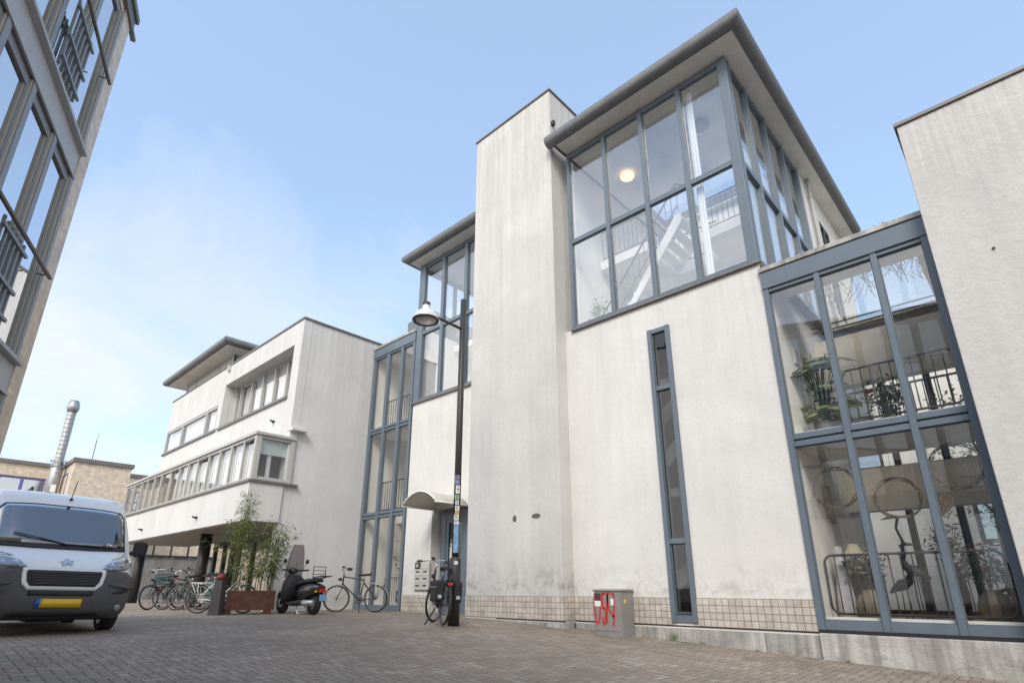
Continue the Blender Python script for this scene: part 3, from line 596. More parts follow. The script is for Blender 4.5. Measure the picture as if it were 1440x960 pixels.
f = MB(); f.box(-14.60, -14.27, 6.55, 6.98, 4.60, 4.70); f.build('corner_cap', M_grey, gb, bevel=.02)
for (x, y, z) in ((-17.73, YB, 2.46), (-22.95, YB, 2.46), (-16.87, YG, 4.62), (-15.56, YG, 5.08)):
    f = MB(); f.box(x - .05, x + .05, y - .05, y, z - .03, z + .03); f.tube([(x, y - .04, z), (x + .06, y - .14, z + .01)], .025, 8); f.build('wall_light', M_dark, gb)
f = MB(); f.box(-19.86, -19.74, YG - .09, YG, 7.78, 7.98); f.build('rain_hopper', M_lgrey, gb)
# penthouse
f = MB(); f.box(-25.9, -20.9, 7.0, 11.5, 8.0, 8.9); f.build('penthouse', M_bgrey, gb)
window(gb, Yp(6.98), [(-25.9, -25.82), (-25.0, -24.85), (-22.4, -22.3), (-20.98, -20.9)], [(8.06, 8.12), (8.8, 8.88)], M=M_bgrey, G=M_glassb, name='clerestory_window')
roof(gb, -26.9, -20.0, 6.25, 12, 8.9)
# undercroft
for x in (-19.4, -26.1): MB().lathe([(.17, 0), (.17, 2.16)], (x, 6.6, 0), seg=20).build('column', M_dark, gb)
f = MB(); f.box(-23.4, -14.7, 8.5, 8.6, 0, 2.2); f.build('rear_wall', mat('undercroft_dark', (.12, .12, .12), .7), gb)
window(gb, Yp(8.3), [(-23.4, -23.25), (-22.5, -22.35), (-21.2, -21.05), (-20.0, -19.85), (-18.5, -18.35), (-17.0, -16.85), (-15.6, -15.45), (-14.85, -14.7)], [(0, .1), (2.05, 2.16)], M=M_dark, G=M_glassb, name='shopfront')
M_cg = mat('curtain_grey', (.5, .49, .47), .8)
boxes('curtain', [(x - .35, x + .1, 8.4, 8.42, .15, 2.0) for x in (-21.9, -20.6, -17.7, -16.2, -15.15)], M_cg, gb)

# ------------------------------------------------------------------ LEFT BRICK BUILDING (near) – local x runs from its far corner towards the camera, y out to the street
M_brick = tiles('brick_beige', (.76, .62, .48), (.62, .53, .43), .19, .055, 0, .004, .5)
M_brickfar = tiles('brick_sand', (.72, .61, .48), (.62, .54, .45), .19, .058, 0, .004, .5)
M_bpanel = mat('panel_grey', (.46, .47, .49), .5, var=.1)
M_bframe = mat('timber_frame_grey', (.28, .305, .34), .5, var=.12)
M_bead = mat('bead_cream', (.52, .48, .4), .6)
bb = thing('brick_building', 'beige brick apartment building with tall grey-framed windows and thin guard rails at the left edge', 'building', (-7.98, .517, 0), R(-21.4))
LEN = 21.0
f = MB(); f.box(0, .30, -9, 0, -.6, 8.12); f.box(.30, LEN, -9, -.45, -.6, 8.12); f.box(.30, LEN, -.449, -.02, 8.02, 8.12); f.build('wall', M_brick, bb)
f = MB(); f.box(-.07, LEN + .2, -9.05, .07, 8.3, 8.40); f.box(-.035, LEN + .1, -9.03, .035, 8.12, 8.299); f.build('cornice', M_coping, bb, bevel=.01)
f = MB(); f.box(-.34, -.07, -.06, .0, 8.24, 8.29); f.build('spout', M_zinc, bb)
for z0, z1 in ((5.28, 5.62), (2.50, 2.82)):
    f = MB(); f.box(.30, LEN, -.44, -.01, z0, z1); f.box(.30, LEN, -.02, .06, z1, z1 + .045); f.box(.30, LEN, -.012, .012, z0 - .02, z0 + .012); bp_ = f.build('spandrel', M_bpanel, bb, bevel=.004)
f = MB()
for z in (3.87, 6.74):
    pts = [(.39, .09, z), (LEN - 1, .09, z)]; f.tube(pts, .022, 8)
    k = .5
    while k < LEN - 1: f.tube([(k, .0, z - .02), (k, .06, z - .03), (k, .09, z)], .009, 5); k += 1.6
f.build('guard_rail', mat('rail_bronze', (.11, .085, .07), .4, .6), bb)
nb = 0; a = .30; bw = .74
while a + bw < LEN:
    for fl, (z0, z1) in enumerate(((5.665, 8.02), (2.865, 5.26), (.1, 2.48))):
        f = MB()
        f.box(a, a + .065, -.20, -.002, z0, z1); f.box(a + bw - .04, a + bw, -.20, -.006, z0, z1)
        f.box(a + .065, a + .11, -.20, -.035, z0, z1); f.box(a + bw - .07, a + bw - .04, -.20, -.04, z0, z1)
        f.box(a + .11, a + bw - .07, -.20, -.035, z1 - .1, z1); f.box(a + .11, a + bw - .07, -.20, -.035, z0, z0 + .09)
        wn_ = f.build('window', M_bframe, bb, bevel=.003)
        g_ = MB(); g_.box(a + .067, a + .085, -.034, -.016, z0, z1); g_.box(a + .112, a + .128, -.10, -.05, z0 + .09, z1 - .1); g_.build('bead', M_bead, wn_)
        g_ = MB(); g_.quad((a + .11, -.062, z0 + .09), (a + bw - .07, -.062, z0 + .09), (a + bw - .07, -.062, z1 - .1), (a + .11, -.062, z1 - .1)); g_.build('pane', M_glassb, wn_)
        if fl < 2 and nb % 2 == 1:
            g_ = MB()
            for k in range(6): g_.box(a + .02 + k * .11, a + .045 + k * .11, .02, .045, z0 + .1, z0 + 1.0)
            for zz_ in (z0 + .16, z0 + .45, z0 + .88): g_.box(a - .02, a + .64, .045, .07, zz_, zz_ + .035)
            g_.build('balustrade', M_bframe, wn_)
        if nb % 3 == 0:
            g_ = MB(); g_.box(a + .2, a + bw - .22, -.33, -.32, z0 + .2, z0 + 1.3); g_.build('pane_sheet', mat('net_curtain', (.6, .6, .56), .9), wn_)
    a += bw; nb += 1
f = MB()
for k in range(0, nb): f.box(.30 + k * bw, .30 + (k + 1) * bw - .01, -.46, -.45, .0, 8.0)
f.build('interior_wall', mat('room_dim', (.25, .26, .27), .8), bb)

# ------------------------------------------------------------------ FAR BRICK BUILDING and ventilation stack
M_purple = mat('frame_violet', (.13, .13, .34), .5)
fb = thing('brick_building', 'low sand-brick building with violet window frames closing the far end of the street', 'building', (-36, 5, 0), world=True)
f = MB(); f.box(-44, -36, 5.26, 7.8, 0, 6.74); f.wall(-3, 5.255, 0, 6.9, -39.9, -40.2, [(2.75, 4.75, 5.0, 6.25)], lambda a, d, z: (d, a, z)); f.box(-44, -41, -6, 14, 0, 6.6); f.wall(7.81, 16, 0, 6.9, -39.9, -40.2, [(8.1, 9.4, 4.9, 6.1)], lambda a, d, z: (d, a, z)); f.build('wall', M_brickfar, fb)
f = MB(); f.box(-44, -35.9, 5.16, 7.9, 6.74, 6.95); f.box(-41, -39.8, -3.1, 5.155, 6.9, 7.1); f.box(-41, -39.8, 7.91, 16, 6.9, 7.1); f.build('coping', M_coping, fb)
window(fb, Xp(-39.95), [(2.75, 2.85), (3.7, 3.82), (4.65, 4.75)], [(5.0, 5.1), (6.15, 6.25)], M=M_purple, G=M_glassb, name='window')
window(fb, Xp(-39.95), [(8.1, 8.2), (8.7, 8.8), (9.3, 9.4)], [(4.9, 5.0), (5.4, 5.46), (6.0, 6.1)], M=M_purple, G=M_glassb, name='window')
window(fb, lambda a, d, z: (a, 5.25 - d, z), [(-38.5, -38.4), (-37.1, -37.0)], [(5.0, 5.1), (6.2, 6.3)], M=M_purple, G=M_glassb, name='window')
M_galv = mat('galvanised', (.42, .43, .44), .45, .7, var=.25, vscale=5)
vsx, vsy = -38.05, 4.85
vst = thing('ventilation_stack', 'tall galvanised ventilation stack with a conical cowl above the low brick building', 'chimney', (vsx, vsy, 0), world=True)
f = MB(); prof = [(.29, 4.0), (.29, 6.6), (.21, 6.75)]
z = 6.7
while z < 9.7: prof += [(.21, z), (.217, z + .02), (.21, z + .04)]; z += .24
f.lathe(prof + [(.21, 9.75)], (vsx, vsy, 0), seg=20); f.build('pipe', M_galv, vst)
f = MB(); f.lathe([(.21, 9.72), (.30, 9.98), (.30, 10.08), (.21, 10.42), (.18, 10.43)], (vsx, vsy, 0), seg=20); f.build('cowl', M_galv, vst)
f = MB(); f.loop([(vsx + .36 * math.cos(k * math.pi / 8), vsy + .36 * math.sin(k * math.pi / 8), 7.0) for k in range(16)], .02, 5); f.loop([(vsx + .36 * math.cos(k * math.pi / 8), vsy + .36 * math.sin(k * math.pi / 8), 6.7) for k in range(16)], .02, 5)
for k in range(0, 16, 2): f.tube([(vsx + .36 * math.cos(k * math.pi / 8), vsy + .36 * math.sin(k * math.pi / 8), 6.6), (vsx + .36 * math.cos(k * math.pi / 8), vsy + .36 * math.sin(k * math.pi / 8), 7.0)], .015, 5)
f.build('cage', M_galv, vst)
f = MB(); f.box(vsx + .292, vsx + .31, vsy - .1, vsy + .12, 5.3, 5.7); f.build('sign', M_white, vst)
an = MB(); an.tube([(-37, 6.1, 6.9), (-37, 6.1, 8.2)], .02, 5); an.tube([(-37, 6.1, 8.2), (-36.95, 6.13, 8.6)], .01, 5); tag(an.build('antenna', M_dark), 'thin aerial standing on the flat roof of the sand-brick building', 'aerial')
fe = thing('board_fence', 'weathered grey board fence with glazed strip seen through the undercroft', 'fence', (-33, 8, 0), world=True)
f = MB(); random.seed(3)
y = 8.0
while y < 14.5: f.box(-33 + random.uniform(-.01, .01), -32.96, y, y + .13, .0, 2.0 + random.uniform(-.02, .02)); y += .14
f.build('panel', mat('weathered_board', (.27, .26, .24), .9, var=.4, vscale=2), fe)
f = MB()
for k in range(9): f.box(-33.02, -32.9, 8.0 + k * .8, 8.06 + k * .8, 2.0, 3.3)
f.box(-33.02, -32.9, 8.0, 14.5, 3.3, 3.4); f.box(-33.03, -32.89, 8.0, 14.5, 2.0, 2.1); f.build('post', M_dark, fe)

# ================================================================== OBJECTS
M_rubber = mat('rubber', (.018, .018, .018), .75, bump=(60, .2))
M_black = mat('black_paint', (.02, .02, .022), .3, coat=.4)
M_blackm = mat('black_plastic', (.022, .022, .024), .6, var=.2, vscale=12)
M_chrome = mat('steel', (.55, .55, .56), .3, .9)
M_alu = mat('aluminium', (.5, .51, .52), .4, .7, var=.15)
M_rim = mat('rim_grey', (.22, .22, .225), .45, .6)
M_cream = mat('bike_white', (.78, .78, .74), .35, coat=.3)
M_teal = mat('teal_crate', (.022, .075, .08), .55)
M_red = mat('reflector_red', (.55, .02, .02), .3)
M_amber = mat('amber', (.8, .3, .02), .3)

# ---------------- van (local x forward, y to the right-hand side of the picture, z up)
M_vwhite = mat('van_white', (.80, .81, .82), .28, coat=.6)
M_vplast = mat('van_grey_plastic', (.085, .085, .09), .55, bump=(180, .12))
M_vglass = glass('van_windscreen', (.42, .46, .46), .16, .8)
M_vlamp = glass('lamp_lens', (.8, .82, .84), .25, .7)
van = thing('van', 'white delivery van with dark grey bumper and yellow number plate parked at the left edge', 'van', (-9.28, 1.54, 0))
van.rotation_euler = (R(-1.3), 0, 0)
XC = [(.20, -.13), (.28, -.03), (.40, 0), (.55, .0), (.74, -.03), (.80, -.07), (.90, -.20), (1.0, -.42), (1.09, -.64), (1.3, -.82), (1.66, -1.16), (1.80, -1.30), (1.88, -1.46), (1.93, -1.68), (1.955, -1.95)]
HW = [(.20, .76), (.30, .82), (.55, .845), (.9, .85), (1.1, .845), (1.4, .815), (1.66, .785), (1.80, .775), (1.88, .76), (1.93, .73), (1.955, .66)]
DP = [(.2, .34), (.5, .38), (.8, .46), (1.0, .36), (1.1, .24), (1.66, .18), (1.955, .2)]
def pw_(T, z):
    if z <= T[0][0]: return T[0][1]
    for (a, p), (b, q) in zip(T, T[1:]):
        if z <= b: return p + (q - p) * (z - a) / (b - a)
    return T[-1][1]
def VS(l, z):
    hw = pw_(HW, z); u = max(-1, min(1, l / hw)); return Vector((pw_(XC, z) - pw_(DP, z) * abs(u) ** 4.2, hw * u, z))
def VN(l, z):
    e = .012; a = VS(l + e, z) - VS(l - e, z); b = VS(l, z + e) - VS(l, z - e); n = a.cross(b).normalized()
    return n if n.x > 0 or abs(n.x) < .05 else -n
f = MB(); rows = []
zs_ = [.20, .24, .28, .34, .4, .48, .55, .65, .74, .77, .80, .85, .9, .95, 1.0, 1.05, 1.09, 1.2, 1.3, 1.42, 1.54, 1.66, 1.73, 1.8, 1.84, 1.88, 1.91, 1.93, 1.945, 1.955]
for z in zs_:
    hw = pw_(HW, z)
    xr = -4.2
    us = [-1 + 2 * k / 28 for k in range(29)]
    rows.append([Vector((xr, -hw, z)), Vector((-2.6, -hw, z))] + [VS(u * hw, z) for u in us] + [Vector((-2.6, hw, z)), Vector((xr, hw, z))])
f.grid(rows); n = len(rows[0])
top = rows[-1]
for k in range(n // 2): f.add([top[k], top[k + 1], top[n - 2 - k], top[n - 1 - k]], [(0, 1, 2, 3)] if k < n // 2 - 1 else [(0, 1, 2)] if False else [(0, 1, 2, 3)], True)
f.add([r[0] for r in rows] + [r[-1] for r in rows[::-1]], [tuple(range(2 * len(rows)))])
f.build('body', M_vwhite, van)
def patch(name, M, par, us, zb, zt, off=.006, th=.012, nz=6, bevel=0):
    """skin patch on the front: lateral positions us, bottom and top heights zb / zt at those positions"""
    U = []; 
    for (a, b, c), (d, e, g_) in zip(zip(us, zb, zt), list(zip(us, zb, zt))[1:]):
        m_ = max(1, int(abs(d - a) / .045))
        U += [(a + (d - a) * k / m_, b + (e - b) * k / m_, c + (g_ - c) * k / m_) for k in range(m_)]
    U.append((us[-1], zb[-1], zt[-1]))
    fr = MB(); F1 = [[VS(u, b + (t - b) * i / nz) + VN(u, b + (t - b) * i / nz) * off for u, b, t in U] for i in range(nz + 1)]
    B1 = [[VS(u, b + (t - b) * i / nz) + VN(u, b + (t - b) * i / nz) * (off - th) for u, b, t in U] for i in range(nz + 1)]
    fr.grid(F1)
    m_ = len(U)
    fr.grid([F1[0], B1[0]], False); fr.grid([F1[-1], B1[-1]], False); fr.grid([[r[0] for r in F1], [r[0] for r in B1]], False); fr.grid([[r[-1] for r in F1], [r[-1] for r in B1]], False)
    return fr.build(name, M, par, bevel=bevel, merge=True)
patch('bumper', M_vplast, van, [-.84, -.73, -.45, -.40, .40, .45, .73, .84], [.24, .22, .20, .20, .20, .20, .22, .24], [.72, .775, .79, .785, .785, .79, .775, .72], .012, .03, 14)
for sgn in (-1, 1):
    patch('bumper_flare', M_vplast, van, [sgn * .50, sgn * .61, sgn * .74, sgn * .825], [.60, .575, .56, .55], [.615, .66, .69, .70], .03, .03, 5)
    patch('air_scoop', M_blackm, van, [sgn * .56, sgn * .68, sgn * .77], [.50, .50, .525], [.515, .56, .59], .018, .02, 3)
    patch('fog_lamp', M_alu, van, [sgn * .625, sgn * .655, sgn * .685, sgn * .715], [.315, .285, .285, .315], [.335, .365, .365, .335], .022, .02, 3)
    # headlights: reflector pan, inner lamps and a clear cover
    us = [.40, .47, .57, .68, .775]; zb = [.795, .79, .79, .80, .84]; zt = [.805, .88, .915, .93, .935]
    hl = patch('headlight', mat('lamp_housing', (.16, .165, .17), .35, .5), van, [sgn * u for u in us], zb, zt, .008, .02, 6)
    for u in (.51, .63): q = MB(); p = VS(sgn * u, .855) + VN(sgn * u, .855) * .012; q.ball(p, .026, .035, .03); q.build('bulb', M_chrome, hl)
    patch('lens', M_vlamp, hl, [sgn * u for u in us], zb, zt, .034, .006, 6)
patch('grille_surround', mat('grille_silver', (.8, .81, .82), .3), van, [-.43, -.41, -.35, .35, .41, .43], [.72, .60, .535, .535, .60, .72], [.775, .785, .785, .785, .785, .775], .03, .03, 8)
gr = patch('grille', M_blackm, van, [-.385, -.37, -.33, .33, .37, .385], [.72, .63, .575, .575, .63, .72], [.745, .75, .75, .75, .75, .745], .038, .012, 6)
for k in range(5): patch('slat', mat('grille_slat', (.05, .05, .052), .35), gr, [-.36 + .01 * (4 - k), .36 - .01 * (4 - k)], [.60 + k * .032] * 2, [.61 + k * .032] * 2, .048, .012, 1)
patch('lower_grille', M_blackm, van, [-.33, .33], [.470, .470], [.515, .515], .022, .02, 2)
patch('lower_grille', M_blackm, van, [-.47, -.40, .40, .47], [.235, .235, .235, .235], [.26, .285, .285, .26], .022, .02, 2)
npl = patch('number_plate', mat('plate_yellow', (.78, .52, .03), .4), van, [-.185, .235], [.335, .335], [.432, .432], .03, .02, 1)
patch('country_band', mat('plate_blue', (.03, .12, .5), .4), van, [-.235, -.186], [.335, .335], [.432, .432], .03, .02, 1)
patch('windscreen', mat('windscreen_frit', (.012, .012, .013), .25), van, [-.755, -.69, -.34, .34, .69, .755], [1.12, 1.10, 1.09, 1.09, 1.10, 1.12], [1.60, 1.68, 1.70, 1.70, 1.68, 1.60], .008, .02, 10)
M_ws = glass('windscreen_glass', (.34, .36, .34), .22, .8)
patch('windscreen_glass', M_ws, van, [-.725, -.67, -.34, .34, .67, .725], [1.15, 1.13, 1.12, 1.12, 1.13, 1.15], [1.57, 1.655, 1.675, 1.675, 1.655, 1.57], .0125, .002, 10)
patch('scuttle', M_blackm, van, [-.75, -.34, .34, .75], [1.075, 1.055, 1.055, 1.075], [1.12, 1.10, 1.10, 1.12], .016, .02, 2)
wp = MB()
for a, b in (((.05, 1.10), (-.55, 1.24)), ((.57, 1.10), (-.02, 1.115))):
    pts = [VS(a[0] + (b[0] - a[0]) * k / 8, a[1] + (b[1] - a[1]) * k / 8) + VN(a[0] + (b[0] - a[0]) * k / 8, a[1] + (b[1] - a[1]) * k / 8) * .03 for k in range(9)]
    ww = MB(); ww.tube(pts, [.012] * 5 + [.008] * 4, 6); ww.build('wiper', M_blackm, van)
# bonnet shut lines
sh = MB()
for sgn in (-1, 1): sh.tube([VS(sgn * l, z) + VN(sgn * l, z) * .001 for l, z in ((.42, .80), (.55, .945), (.68, .99), (.77, 1.06))], .006, 5)
sh.tube([VS(-.42 + .84 * k / 10, .797) + VN(-.42 + .84 * k / 10, .797) * .001 for k in range(11)], .006, 5); sh.build('shut_line', M_blackm, van)
em = [(-.035, -.045), (-.02, -.01), (-.045, .0), (-.04, .015), (-.012, .018), (-.016, .04), (.005, .052), (.022, .042), (.02, .02), (.05, .028), (.05, .012), (.024, .0), (.045, -.03), (.03, -.04), (.008, -.012), (-.012, -.045)]
eb_ = MB(); p0 = VS(0, .87); nn = VN(0, .87); tz = Vector((0, 1, 0)).cross(nn).normalized(); tz = tz if tz.z > 0 else -tz
eb_.prism(em, .002, .016, lambda u, v, w_: tuple(p0 + Vector((0, 1, 0)) * u * 1.45 + tz * v * 1.45 + nn * w_)); eb_.build('emblem', M_chrome, van)
for sgn in (-1, 1):
    mi = MB(); mi.box(-.80, -.66, sgn * .925 - .075, sgn * .925 + .075, 1.02, 1.24); mo_ = mi.build('mirror', M_blackm, van, bevel=.035)
    mi = MB(); mi.tube([(-.78, sgn * .83, 1.06), (-.74, sgn * .89, 1.08)], .03, 6); mi.build('mirror_arm', M_blackm, mo_)
    for x in (-.86, -3.3):
        y0 = sgn * .735
        wh = MB(); wh.lathe([(.20, -.085), (.27, -.09), (.295, -.06), (.30, 0), (.295, .06), (.27, .09), (.20, .085)], (x, y0, .30), 'y', 28, False); wo_ = wh.build('wheel', M_rubber, van)
        wh = MB(); wh.lathe([(.205, -.08), (.2, .05), (.12, .06), (.05, .085), (.0, .085)], (x, y0, .30), 'y', 20); wh.build('rim', M_alu, wo_)
ub = MB(); ub.box(-4.15, -.35, -.62, .62, .17, .30); ub.lathe([(.0, -.5), (.07, -.5), (.07, .5), (.0, .5)], (-.9, 0, .22), 'y', 10); ub.box(-1.1, -.6, -.2, .25, .14, .24); ub.build('underbody', M_blackm, van)
at = MB(); p = VS(.03, 1.80); at.tube([p, p + Vector((-.0, .01, .03))], .02, 8); at.tube([p, p + Vector((-.05, .03, .30))], .006, 5); at.build('antenna', M_blackm, van)

# ---------------- lamp post
M_post = mat('post_brown_black', (.035, .032, .032), .5, var=.2)
lpx, lpy = -7.4, 6.5
lp = thing('street_lamp', 'dark slender street lamp plastered with stickers, its round head reaching over the street', 'street lamp', (lpx, lpy, 0), world=True)
f = MB(); f.tube([(lpx, lpy, -.05), (lpx, lpy, 1.02), (lpx, lpy, 1.06)], [.098, .098, .06], 18); f.tube([(lpx, lpy, 1.04), (lpx, lpy, 3.4), (lpx, lpy, 5.94)], [.062, .06, .055], 16); f.build('pole', M_post, lp)
f = MB(); f.tube([(lpx, lpy - .04, 5.30), (lpx, 5.72, 5.33)], .026, 10); f.build('arm', M_post, lp)
hx, hy = lpx, 5.60
f = MB(); f.lathe([(.07, 5.50), (.075, 5.40), (.09, 5.38), (.19, 5.30), (.235, 5.21), (.24, 5.17)], (hx, hy, 0), seg=32, caps=False); lh = f.build('lamp_head', mat('lamp_shell', (.62, .63, .64), .35), lp)
f = MB(); f.lathe([(.07, 5.40), (.075, 5.52), (.06, 5.53)], (hx, hy, 0), seg=20); f.build('cap', M_post, lh, off=lh['base'])
f = MB(); f.loop([(hx + .225 * math.cos(k * math.pi / 16), hy + .225 * math.sin(k * math.pi / 16), 5.168) for k in range(32)], .02, 8); f.build('rim', M_post, lh, off=lh['base'])
f = MB(); f.lathe([(.215, 5.165), (.15, 5.15), (.0, 5.14)], (hx, hy, 0), seg=28); f.build('diffuser', mat('lamp_diffuser', (.4, .4, .38), .25), lh, off=lh['base'])
f = MB(); f.lathe([(.11, 5.155), (.10, 5.135), (.0, 5.125)], (hx, hy, 0), seg=20); f.build('bulb', mat('lamp_inner', (.7, .7, .66), .3), lh, off=lh['base'])
random.seed(11)
M_st = [mat('sticker_white', (.75, .75, .74), .5), mat('sticker_black', (.04, .04, .045), .5), mat('sticker_lightblue', (.28, .5, .75), .5, var=.7, vscale=14), mat('sticker_yellow', (.75, .5, .05), .5), mat('sticker_violet', (.25, .27, .5), .5, var=.5, vscale=30), mat('sticker_green', (.3, .45, .3), .5)]
def sticker(z0, z1, a0, a1, M, r=.0635, par=lp, name='sticker'):
    q = MB(); q.grid([[(lpx + r * math.cos(a0 + (a1 - a0) * k / 8), lpy + r * math.sin(a0 + (a1 - a0) * k / 8), z) for k in range(9)] for z in (z0, z1)]); return q.build(name, M, par)
fa = math.atan2(-lpy, -lpx)      # direction from the post towards the street
for z0, z1, da, wa, k in ((2.28, 2.44, -.2, .7, 4), (2.12, 2.26, .1, .6, 0), (2.02, 2.10, -.1, .7, 5), (1.93, 2.0, .0, .5, 0), (1.82, 1.91, .1, .6, 0), (1.77, 1.81, .1, .6, 3), (1.66, 1.76, -.1, .7, 0), (1.59, 1.645, 0, .75, 0)):
    s_ = sticker(z0, z1, fa + da - wa, fa + da + wa, M_st[k])
    for kk in range(3):
        zc = z0 + (z1 - z0) * (.2 + .27 * kk); sticker(zc, zc + (z1 - z0) * .14, fa + da - wa * random.uniform(.2, .8), fa + da + wa * random.uniform(.1, .7), M_st[random.choice((1, 1, 4, 2))], .065)
sticker(1.06 + .06, 1.58, fa - .75, fa + .8, M_st[2], .0638); sticker(.93, .985, fa - .2, fa + .45, M_st[0], .1)

# ---------------- utility cabinet with graffiti
uc = thing('utility_cabinet', 'grey street cabinet with red graffiti standing against the white wall', 'utility cabinet', (-5.35, 8.1, zg(-5.4)), world=True)
M_cab = mat('cabinet_grey', (.27, .255, .25), .6, var=.18, vscale=5)
f = MB(); f.box(-5.615, -5.10, 7.95, 8.29, -.2, .51); f.build('body', M_cab, uc, bevel=.008)
f = MB(); f.box(-5.635, -5.08, 7.93, 8.31, .51, .545); f.build('lid', mat('cabinet_lid', (.3, .29, .28), .6), uc, bevel=.008)
f = MB(); f.box(-5.60, -5.115, 7.944, 7.951, -.08, .49); f.build('door', M_cab, uc, bevel=.003)
M_graf = mat('graffiti_red', (.55, .035, .03), .5, var=.25, vscale=20)
def stroke(par, pts, wdt=.022, y=7.94):
    f = MB(); pts = [Vector((p[0], 0, p[1])) for p in pts]; rows = []
    for i, p in enumerate(pts):
        t = (pts[min(i + 1, len(pts) - 1)] - pts[max(0, i - 1)]).normalized(); n_ = Vector((-t.z, 0, t.x)) * wdt / 2
        rows.append((p + n_, p - n_))
    f.grid([[(a.x, y, a.z), (b.x, y, b.z)] for a, b in rows], False); return f
def curve(cp, n=8):
    out = []; P = [cp[0]] + list(cp) + [cp[-1]]
    for i in range(1, len(P) - 2):
        for k in range(n):
            t = k / n; out.append(tuple(.5 * ((2 * P[i][j]) + (-P[i - 1][j] + P[i + 1][j]) * t + (2 * P[i - 1][j] - 5 * P[i][j] + 4 * P[i + 1][j] - P[i + 2][j]) * t * t + (-P[i - 1][j] + 3 * P[i][j] - 3 * P[i + 1][j] + P[i + 2][j]) * t ** 3) for j in (0, 1)))
    return out + [cp[-1]]
gf = [stroke(uc, curve(c_), w_) for c_, w_ in (
    ([(-5.595, .47), (-5.60, .25), (-5.585, .06), (-5.555, .03), (-5.52, .08), (-5.49, .28), (-5.475, .47)], .031),
    ([(-5.40, .46), (-5.445, .455), (-5.45, .33), (-5.44, .25), (-5.41, .26), (-5.395, .18), (-5.41, .04), (-5.44, .02), (-5.46, .13)], .029),
    ([(-5.375, .03), (-5.37, .2), (-5.345, .47)], .03), ([(-5.345, .47), (-5.34, .28), (-5.29, .18), (-5.24, .13)], .034), ([(-5.23, .47), (-5.235, .25), (-5.255, .0)], .034),
    ([(-5.47, .47), (-5.36, .485), (-5.22, .47)], .02))]
for q in gf: q.build('graffiti_stroke', M_graf, uc)
for x0, x1, z0, z1, k in ((-5.59, -5.485, .37, .48, 1), (-5.595, -5.48, .28, .365, 0), (-5.29, -5.235, .3, .4, 0)):
    f = MB(); f.box(x0, x1, 7.936, 7.939, z0, z1); f.build('sticker', M_st[k], uc)
f = MB(); f.box(-5.098, -5.094, 8.02, 8.08, .33, .39); f.build('warning_sticker', M_st[3], uc)

